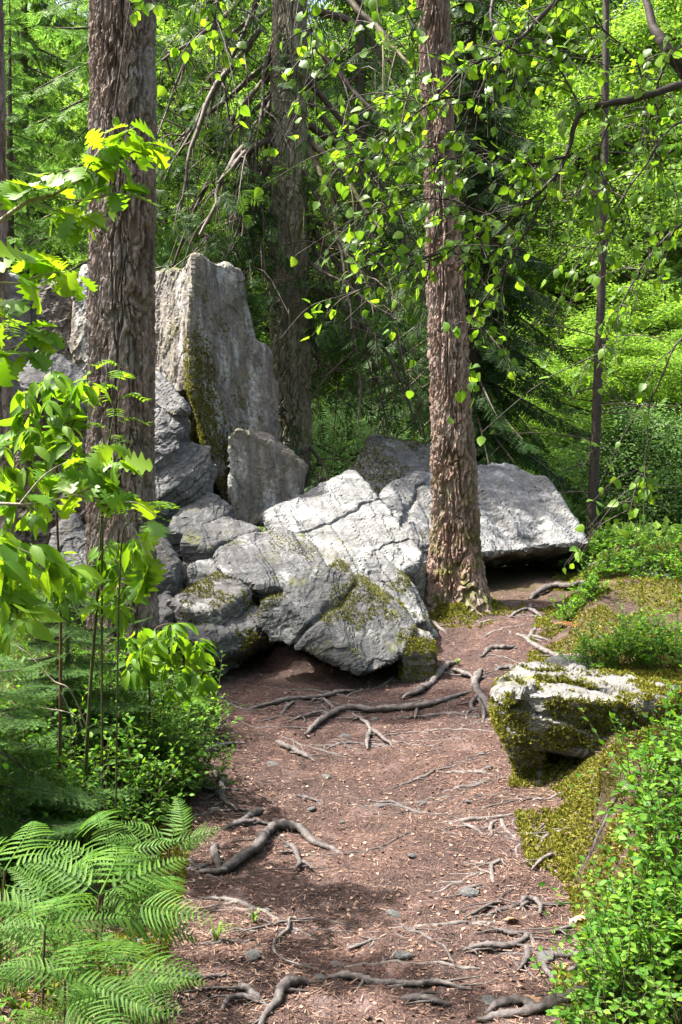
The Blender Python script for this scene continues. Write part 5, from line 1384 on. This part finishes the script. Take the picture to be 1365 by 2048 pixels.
# ------------------------------------------------------------------ bracken
def frond_mesh(L, curl, rng, name, pairs=15):
    V, F, n = [], [], 0
    t = np.linspace(0, 1, 30)
    line = np.stack([.04 * L * np.sin(t * 3), L * t * (1 - .12 * t), -L * curl * t ** 2], -1)
    mb = MB(); mb.tube(line, np.linspace(.0028, .0008, 30), 4)
    for i in range(pairs):
        f = .14 + .84 * (i / (pairs - 1)) ** .95
        p = np.array([np.interp(f, t, line[:, j]) for j in range(3)])
        ax = np.array([np.interp(f, t, np.gradient(line[:, j])) for j in range(3)]); ax = ax / np.linalg.norm(ax)
        ln = L * .27 * (1 - f) ** .7 * min(1, (f + .12) * 3) * rng.uniform(.85, 1.1) + .008
        wd = min(.0125 * L / .5, .42 * L * .84 / pairs) * (1 - .45 * f)
        for s in (-1, 1):
            dr = unit((np.array([s, .42, -.08]) + ax * .1 + rng.normal(0, .06, 3))[None])[0]
            k = max(6, int(ln / .0042)); g = np.linspace(0, 1, k)
            c = p + dr * (ln * g)[:, None] + np.array([0, .12, -.30]) * (ln * g ** 2)[:, None]
            sd = np.cross(dr, [0, 0, 1.]); sd = sd / np.linalg.norm(sd)
            hw = wd * np.minimum(1, g * 7 + .25) * (1 - g) ** .55 * np.where(np.arange(k) % 2, .50, 1.0) + .0006
            adv = dr * (ln * .03)
            V = np.concatenate([c - sd * hw[:, None] + adv + [0, 0, .0015], c, c + sd * hw[:, None] + adv + [0, 0, .0015]])
            q = np.arange(k - 1)
            mb.add(V, np.concatenate([np.stack([q, q + k, q + k + 1, q + 1], -1), np.stack([q + k, q + 2 * k, q + 2 * k + 1, q + k + 1], -1)]))
    return mb.mesh(name, M['fern'])
rf = np.random.default_rng(91)
FR = [frond_mesh(.50, .22, rf, 'frond'), frond_mesh(.44, .38, rf, 'frond'), frond_mesh(.38, .12, rf, 'frond', 12)]
def bracken(label, base, top, tips, rng):
    """A stalk from base to top with fronds that point at the listed photo positions."""
    t = thing('bracken_fern', label, 'fern', base, 'bracken at the left of the path')
    base = np.array(base); m = MB(); tp = P(*top)
    ln = spline(np.array([base - [0, 0, .03], (base + tp) / 2 + [.01, 0, .02], tp]), 14)
    m.tube(ln, np.linspace(.0048, .003, 14), 6)
    link('stalk', m.mesh('stalk', M['red_stem'], base), t)
    for k, (f, tip, which) in enumerate(tips):
        p = np.array([np.interp(f, np.linspace(0, 1, 14), ln[:, j]) for j in range(3)])
        dv = P(*tip) - p; L = np.linalg.norm(dv)
        dv[2] += .12 * L
        fr = frames(dv[None], np.array([[0.0, -.75, 1.]]) + rng.normal(0, .12, (1, 3)))[0]
        for rep in range(2):
            o = bpy.data.objects.new('frond', FR[(which + rep) % 3]); C.objects.link(o); o.parent = t
            q = p if rep == 0 else p + dv * rng.uniform(.1, .3) + rng.normal(0, .05, 3)
            f2 = fr if rep == 0 else frames((dv / L + rng.normal(0, .38, 3))[None], np.array([[0.0, -.75, 1.]]) + rng.normal(0, .2, (1, 3)))[0]
            mm = Matrix(f2.tolist()).to_4x4() @ Matrix.Scale(float(L / (.46, .41, .34)[(which + rep) % 3] * (1.0 if rep == 0 else .8)), 4); mm.translation = (q - base).tolist(); o.matrix_basis = mm
bracken('tall bracken with a dark stalk leaning at the bottom left', at_px(150, 2.75), (200, 1790, 2.8), [(1, (380, 1700, 3.0), 0), (1, (30, 1720, 2.9), 0), (.9, (420, 1850, 2.9), 1), (.85, (0, 1850, 2.6), 1), (.7, (400, 1935, 2.7), 0), (.6, (20, 1960, 2.5), 0), (1, (230, 1680, 3.3), 2)], rf)
bracken('slender bracken with a small forked top beside the bent root', at_px(300, 3.15), (340, 1690, 3.2), [(1, (440, 1660, 3.2), 2), (1, (240, 1650, 3.2), 2), (.97, (350, 1600, 3.4), 2), (.6, (380, 1830, 3.0), 2)], rf)
bracken('broad bracken whose fronds fill the bottom left corner', at_px(60, 2.45), (90, 1850, 2.5), [(1, (260, 1830, 2.6), 0), (1, (-80, 1800, 2.5), 0), (.9, (230, 2000, 2.4), 0), (.85, (-60, 2000, 2.3), 1), (1, (110, 1740, 2.9), 1), (.7, (330, 2040, 2.4), 1), (.6, (60, 2060, 2.3), 0)], rf)
bracken('bracken at the left edge below the bilberry', at_px(-20, 2.9), (10, 1740, 2.9), [(1, (170, 1690, 3.0), 0), (1, (-120, 1700, 2.9), 1), (.9, (150, 1800, 2.8), 1), (1, (60, 1640, 3.3), 2), (.7, (130, 1880, 2.7), 0)], rf)
bracken('low bracken by the path at the bottom left', at_px(225, 2.5), (240, 1940, 2.5), [(1, (410, 1945, 2.5), 1), (1, (120, 1900, 2.6), 2), (.9, (350, 2030, 2.35), 2), (1, (270, 1880, 2.8), 2), (.8, (150, 2040, 2.3), 1)], rf)
bracken('bracken spreading along the bottom edge at the left', at_px(110, 2.25), (130, 1960, 2.3), [(1, (300, 1990, 2.3), 1), (1, (-30, 1930, 2.3), 1), (.9, (240, 2070, 2.1), 0), (.85, (20, 2070, 2.1), 0), (1, (160, 1860, 2.6), 2), (.7, (330, 2090, 2.2), 2)], rf)
bracken('bracken with pale lower fronds between bilberry and bent root', at_px(190, 3.1), (205, 1740, 3.1), [(1, (330, 1700, 3.2), 1), (1, (90, 1690, 3.2), 2), (.85, (300, 1800, 2.9), 0), (.8, (100, 1830, 2.8), 0), (1, (200, 1640, 3.5), 2)], rf)
# browned fern litter under the bracken
for i, (px, py, lab) in enumerate([(80, 1640, 'rust brown dead frond at the left below the bilberry'), (1150, 1258, 'rust brown dead fern on the bank near the arched root')]):
    bb = hit(px, py); t = thing('dead_fern', lab, 'fern', bb)
    for k in range(5):
        me = FR[k % 3].copy(); me.materials.clear(); me.materials.append(M['rust_fern'])
        o = bpy.data.objects.new('frond', me); C.objects.link(o); o.parent = t
        a = k * 1.3 + i
        fr = frames(np.array([[math.cos(a), math.sin(a), .3]]), np.array([[0, -.3, 1.]]))[0]
        mm = Matrix(fr.tolist()).to_4x4() @ Matrix.Scale(.55, 4); mm.translation = (0, 0, .03); o.matrix_basis = mm

# ------------------------------------------------------------------ grass tufts, dry leaves
for (px, py, hgt, nb, lab) in [(432, 1890, .11, 16, 'bright yellow green grass tuft at the left of the path'), (510, 1848, .06, 14, 'small flat grass tuft on the path'), (330, 2035, .20, 14, 'long grass blades at the bottom left beside the bracken'), (915, 1332, .06, 12, 'tiny grass tuft between the roots')]:
    bb = hit(px, py); m = MB()
    for k in range(nb):
        a = rf.uniform(0, 2 * math.pi); L = hgt * rf.uniform(.6, 1.2); o = np.array([math.cos(a), math.sin(a), 0]) * L * rf.uniform(.4, .9)
        ln = spline(np.array([bb, bb + o * .4 + [0, 0, L * .7], bb + o + [0, 0, L * .55]]), 6)
        sd = unit(np.cross(o, [0, 0, 1.])[None])[0] * np.array([.0035, .0035, .003, .0025, .0018, .0002])[:, None]
        V = np.concatenate([ln - sd, ln + sd]); F = np.array([(i, i + 1, i + 7, i + 6) for i in range(5)]); m.add(V, F)
    tag(link('grass_tuft', m.mesh('grass_tuft', M['grass'], bb), None, bb), lab, 'grass tuft', kind='thing')
DL = [(1128, 1952, 'curled pale dry leaf beside the looping root'), (1235, 1985, 'large orange brown dry leaf under the bottom right bilberry'), (1048, 2005, 'dry leaf lying on the thickest root'), (1010, 1852, 'pale dry leaf above the knotted root'), (1185, 1845, 'dry leaf at the foot of the bilberry'), (1165, 1835, 'small dry leaf below the mossy mound'), (1300, 1800, 'dry leaf caught in the bilberry')]
dm = new_mesh('dry_leaf', LEAF['oak2'][0] * np.array([1, 1, 1.3]), LEAF['oak2'][1], M['dry_leaf'])
for i, (px, py, lab) in enumerate(DL):
    bb = hit(px, py); o = tag(link('dry_leaf', dm, None, bb + [0, 0, .02]), lab, 'leaf'); o.rotation_euler = (.25, .3 * (i % 3 - 1), i * 1.9); o.scale = (.07, .07, .07)

# ------------------------------------------------------------------ moss as geometry
MOSS_V = np.array([(-.35, 0, 0), (.35, 0, 0), (0, .25, 1.0), (0, -.4, 0), (.1, .4, 0), (-.45, .05, .85), (.3, -.25, 0), (.15, .35, 0), (.6, -.05, .7)])
MOSS_F = np.array([(0, 1, 2), (3, 4, 5), (6, 7, 8)])
def moss_on(o, mask, n, size, rng, name='moss'):
    me = o.data; k = len(me.polygons)
    ce = np.empty(k * 3); me.polygons.foreach_get('center', ce); ce = ce.reshape(-1, 3) + np.array(o.location)
    no = np.empty(k * 3); me.polygons.foreach_get('normal', no); no = no.reshape(-1, 3)
    ar = np.empty(k); me.polygons.foreach_get('area', ar)
    wt_ = ar * np.clip(mask(ce, no), 0, 1)
    if wt_.sum() <= 0: return
    i = rng.choice(k, n, p=wt_ / wt_.sum())
    p = ce[i] + rng.normal(0, .006, (n, 3)); nn = no[i] * .8 + np.array([0, 0, .45])
    fr = frames(rng.normal(0, 1, (n, 3)), nn + rng.normal(0, .35, (n, 3)))
    V, F = scatter(MOSS_V, MOSS_F, p, fr, size * rng.uniform(.5, 1.4, n))
    tag(link(name, new_mesh('moss', V - np.array(o.location), F, M['moss'], False), o), kind='stuff')
rm = np.random.default_rng(17)
def pix(p): return 682.5 + p[:, 0] / p[:, 1] * FPX, 1024 - (p[:, 2] - EYE) / p[:, 1] * FPX
def m_noise(p, sc, a, b, seed=1): return sstep(a, b, fbm(p * sc, 3, seed))
def mk_right(p, n):
    x, y = pix(p)
    top = EYE - (1395 - 1024) / FPX * p[:, 1]
    side = sstep(.75, .35, n[:, 2]) * m_noise(p, 6.0, -.45, -.05, 14)
    cap = sstep(1.38, 1.6, p[:, 0]) * sstep(.2, .6, n[:, 2]) * m_noise(p, 6, -.3, 0, 5)
    return np.maximum(side * sstep(-.6, -.2, n[:, 2]), cap)
moss_on(ROCK['right'], mk_right, 22000, .014, rm)
moss_on(ROCK['knob'], lambda p, n: sstep(-.1, .4, n[:, 2]) * sstep(7.1, 6.9, p[:, 1]), 2600, .013, rm)
def mk_mono(p, n):
    # the streak down the ridge, inside the angle between the two faces
    x, y = pix(p); ridge = np.interp(y, [515, 640, 780, 960, 1045], [408, 392, 400, 440, 480]); wd = np.interp(y, [520, 700, 900, 1045], [12, 30, 62, 56])
    return sstep(1.0, .4, np.abs(x - ridge) / wd) * m_noise(p, 5, -.5, .1, 6) * sstep(600, 760, y) + .25 * m_noise(p, 3, .35, .5, 2) * sstep(540, 620, y)
moss_on(ROCK['mono'], mk_mono, 24000, .016, rm)
moss_on(ROCK['wedge'], lambda p, n: m_noise(p, 5, -.1, .15, 8) * sstep(-.2, .3, n[:, 2]), 4200, .013, rm)
moss_on(ROCK['flat'], lambda p, n: sstep(.75, .3, n[:, 2]) * sstep(-.5, 0, n[:, 2]) * m_noise(p, 5, -.1, .2, 9), 3600, .013, rm)
moss_on(ROCK['front'], lambda p, n: m_noise(p, 3.6, .30, .42, 10) * sstep(.1, .4, n[:, 2]), 4200, .011, rm)
moss_on(ROCK['top'], lambda p, n: m_noise(p, 2.4, .05, .3, 11) * sstep(-.1, .4, n[:, 2]), 5000, .016, rm)
moss_on(ROCK['shard'], lambda p, n: m_noise(p, 4, .25, .4, 12) * sstep(.0, .4, n[:, 2]), 1800, .011, rm)
moss_on(ROCK['back'], lambda p, n: m_noise(p, 4, .35, .5, 13), 1800, .011, rm)

# mossy bank on the right, standing a little proud of the ground
def bank_moss():
    n = 80000
    x = rm.uniform(.80, 2.2, n); y = rm.uniform(3.3, 6.2, n)
    Rr = np.interp(y, _PY, _PR)
    keep = (x > Rr - .02) & (x < Rr + 1.1) & ((y < 4.95) | (x > 1.55)) & (fbm(np.stack([x, y, x * 0], -1) * 4, 3, 3) > -.35)
    x, y = x[keep], y[keep]; n = len(x)
    e = .01
    nz = np.stack([-(ground_xy(x + e, y) - ground_xy(x - e, y)) / (2 * e), -(ground_xy(x, y + e) - ground_xy(x, y - e)) / (2 * e), np.ones(n)], -1)
    p = np.stack([x, y, ground_fine(x, y)[0] + .004], -1) + rm.normal(0, .006, (n, 3))
    V, F = scatter(MOSS_V, MOSS_F, p, frames(rm.normal(0, 1, (n, 3)), unit(nz) + rm.normal(0, .35, (n, 3))), .016 * rm.uniform(.5, 1.4, n))
    tag(link('bank_moss', new_mesh('bank_moss', V, F, M['moss'], False)), 'thick yellow green moss cloaking the right bank below the mossy boulder', 'moss', kind='stuff')
bank_moss()
def verge_moss():
    n = 70000
    y = 3 * (10.5 / 3) ** rm.random(n); L, Rr = np.interp(y, _PY, _PL), np.interp(y, _PY, _PR)
    s = rm.random(n) < .35
    x = np.where(s, L - rm.random(n) ** 1.5 * .8 + .05, Rr + rm.random(n) ** 1.5 * 1.6 - .15)
    p = np.stack([x, y, x * 0], -1)
    k = fbm(p * 3.3, 3, 8) > -.12 - .35 * (x > Rr + .15)
    x, y = x[k], y[k]; n = len(x)
    p = np.stack([x, y, ground_fine(x, y)[0] + .002], -1)
    V, F = scatter(MOSS_V, MOSS_F, p, frames(rm.normal(0, 1, (n, 3)), np.array([0, 0, 1.]) + rm.normal(0, .4, (n, 3))), .014 * rm.uniform(.5, 1.4, n) * (1 + .06 * y))
    tag(link('verge_moss', new_mesh('verge_moss', V, F, M['moss'], False)), 'patches of moss along both edges of the path', 'moss', kind='stuff')
verge_moss()
def foot_moss():
    n = 5200; c = at_px(905, 8.7); a = rm.uniform(0, 2 * np.pi, n); r = .22 + .42 * rm.random(n) ** 1.6
    x, y = c[0] + np.cos(a) * r, c[1] + np.sin(a) * r
    p = np.stack([x, y, ground_fine(x, y)[0] + .10 * np.exp(-(r - .2) / .09)], -1); k = fbm(p * 4, 2, 5) > -.25; p = p[k]; n = len(p)
    V, F = scatter(MOSS_V, MOSS_F, p, frames(rm.normal(0, 1, (n, 3)), np.array([0, 0, 1.]) + rm.normal(0, .4, (n, 3))), .02 * rm.uniform(.5, 1.4, n))
    tag(link('foot_moss', new_mesh('foot_moss', V, F, M['moss'], False)), 'moss collar round the foot of the reddish pine', 'moss', kind='stuff')
foot_moss()
# low green growth on the ground beyond the crest
n = 26000
y = 11 + 20 * rm.random(n) ** 1.4; x = (rm.uniform(-300, 1700, n) - 682.5) / FPX * y
p = np.stack([x, y, ground_xy(x, y) + .28 * rm.random(n) * (.6 + .6 * vnoise(np.stack([x, y, x * 0], -1) * .9, 4))], -1)
V, F = scatter(KITE_V * np.array([1.3, 1, 1]), KITE_F, p, frames(rm.normal(0, 1, (n, 3)) + [0, 0, .3], np.array([0, -.3, 1.]) + rm.normal(0, .4, (n, 3))), rm.uniform(.06, .13, n))
tag(link('undergrowth', new_mesh('undergrowth', V, F, M['beech'], False)), 'low green undergrowth beyond the crest of the path', 'undergrowth', kind='stuff')
# leafy ground cover on the left verge, under the saplings
n = 14000
y = 1.9 + 5.5 * rm.random(n); L = np.interp(y, _PY, _PL); x = L - .12 - 1.6 * rm.random(n) ** .8
p = np.stack([x, y, ground_fine(x, y)[0] + .20 * rm.random(n) * sstep(0, .5, L - .2 - x)], -1)
V, F = scatter(*LEAF['small'], p, frames(rm.normal(0, 1, (n, 3)), np.array([0, -.2, 1.]) + rm.normal(0, .4, (n, 3))), rm.uniform(.016, .034, n))
tag(link('ground_cover', new_mesh('ground_cover', V, F, M['bilberry'], False)), 'low dark green leaves covering the left verge under the saplings', 'ground cover', kind='stuff')
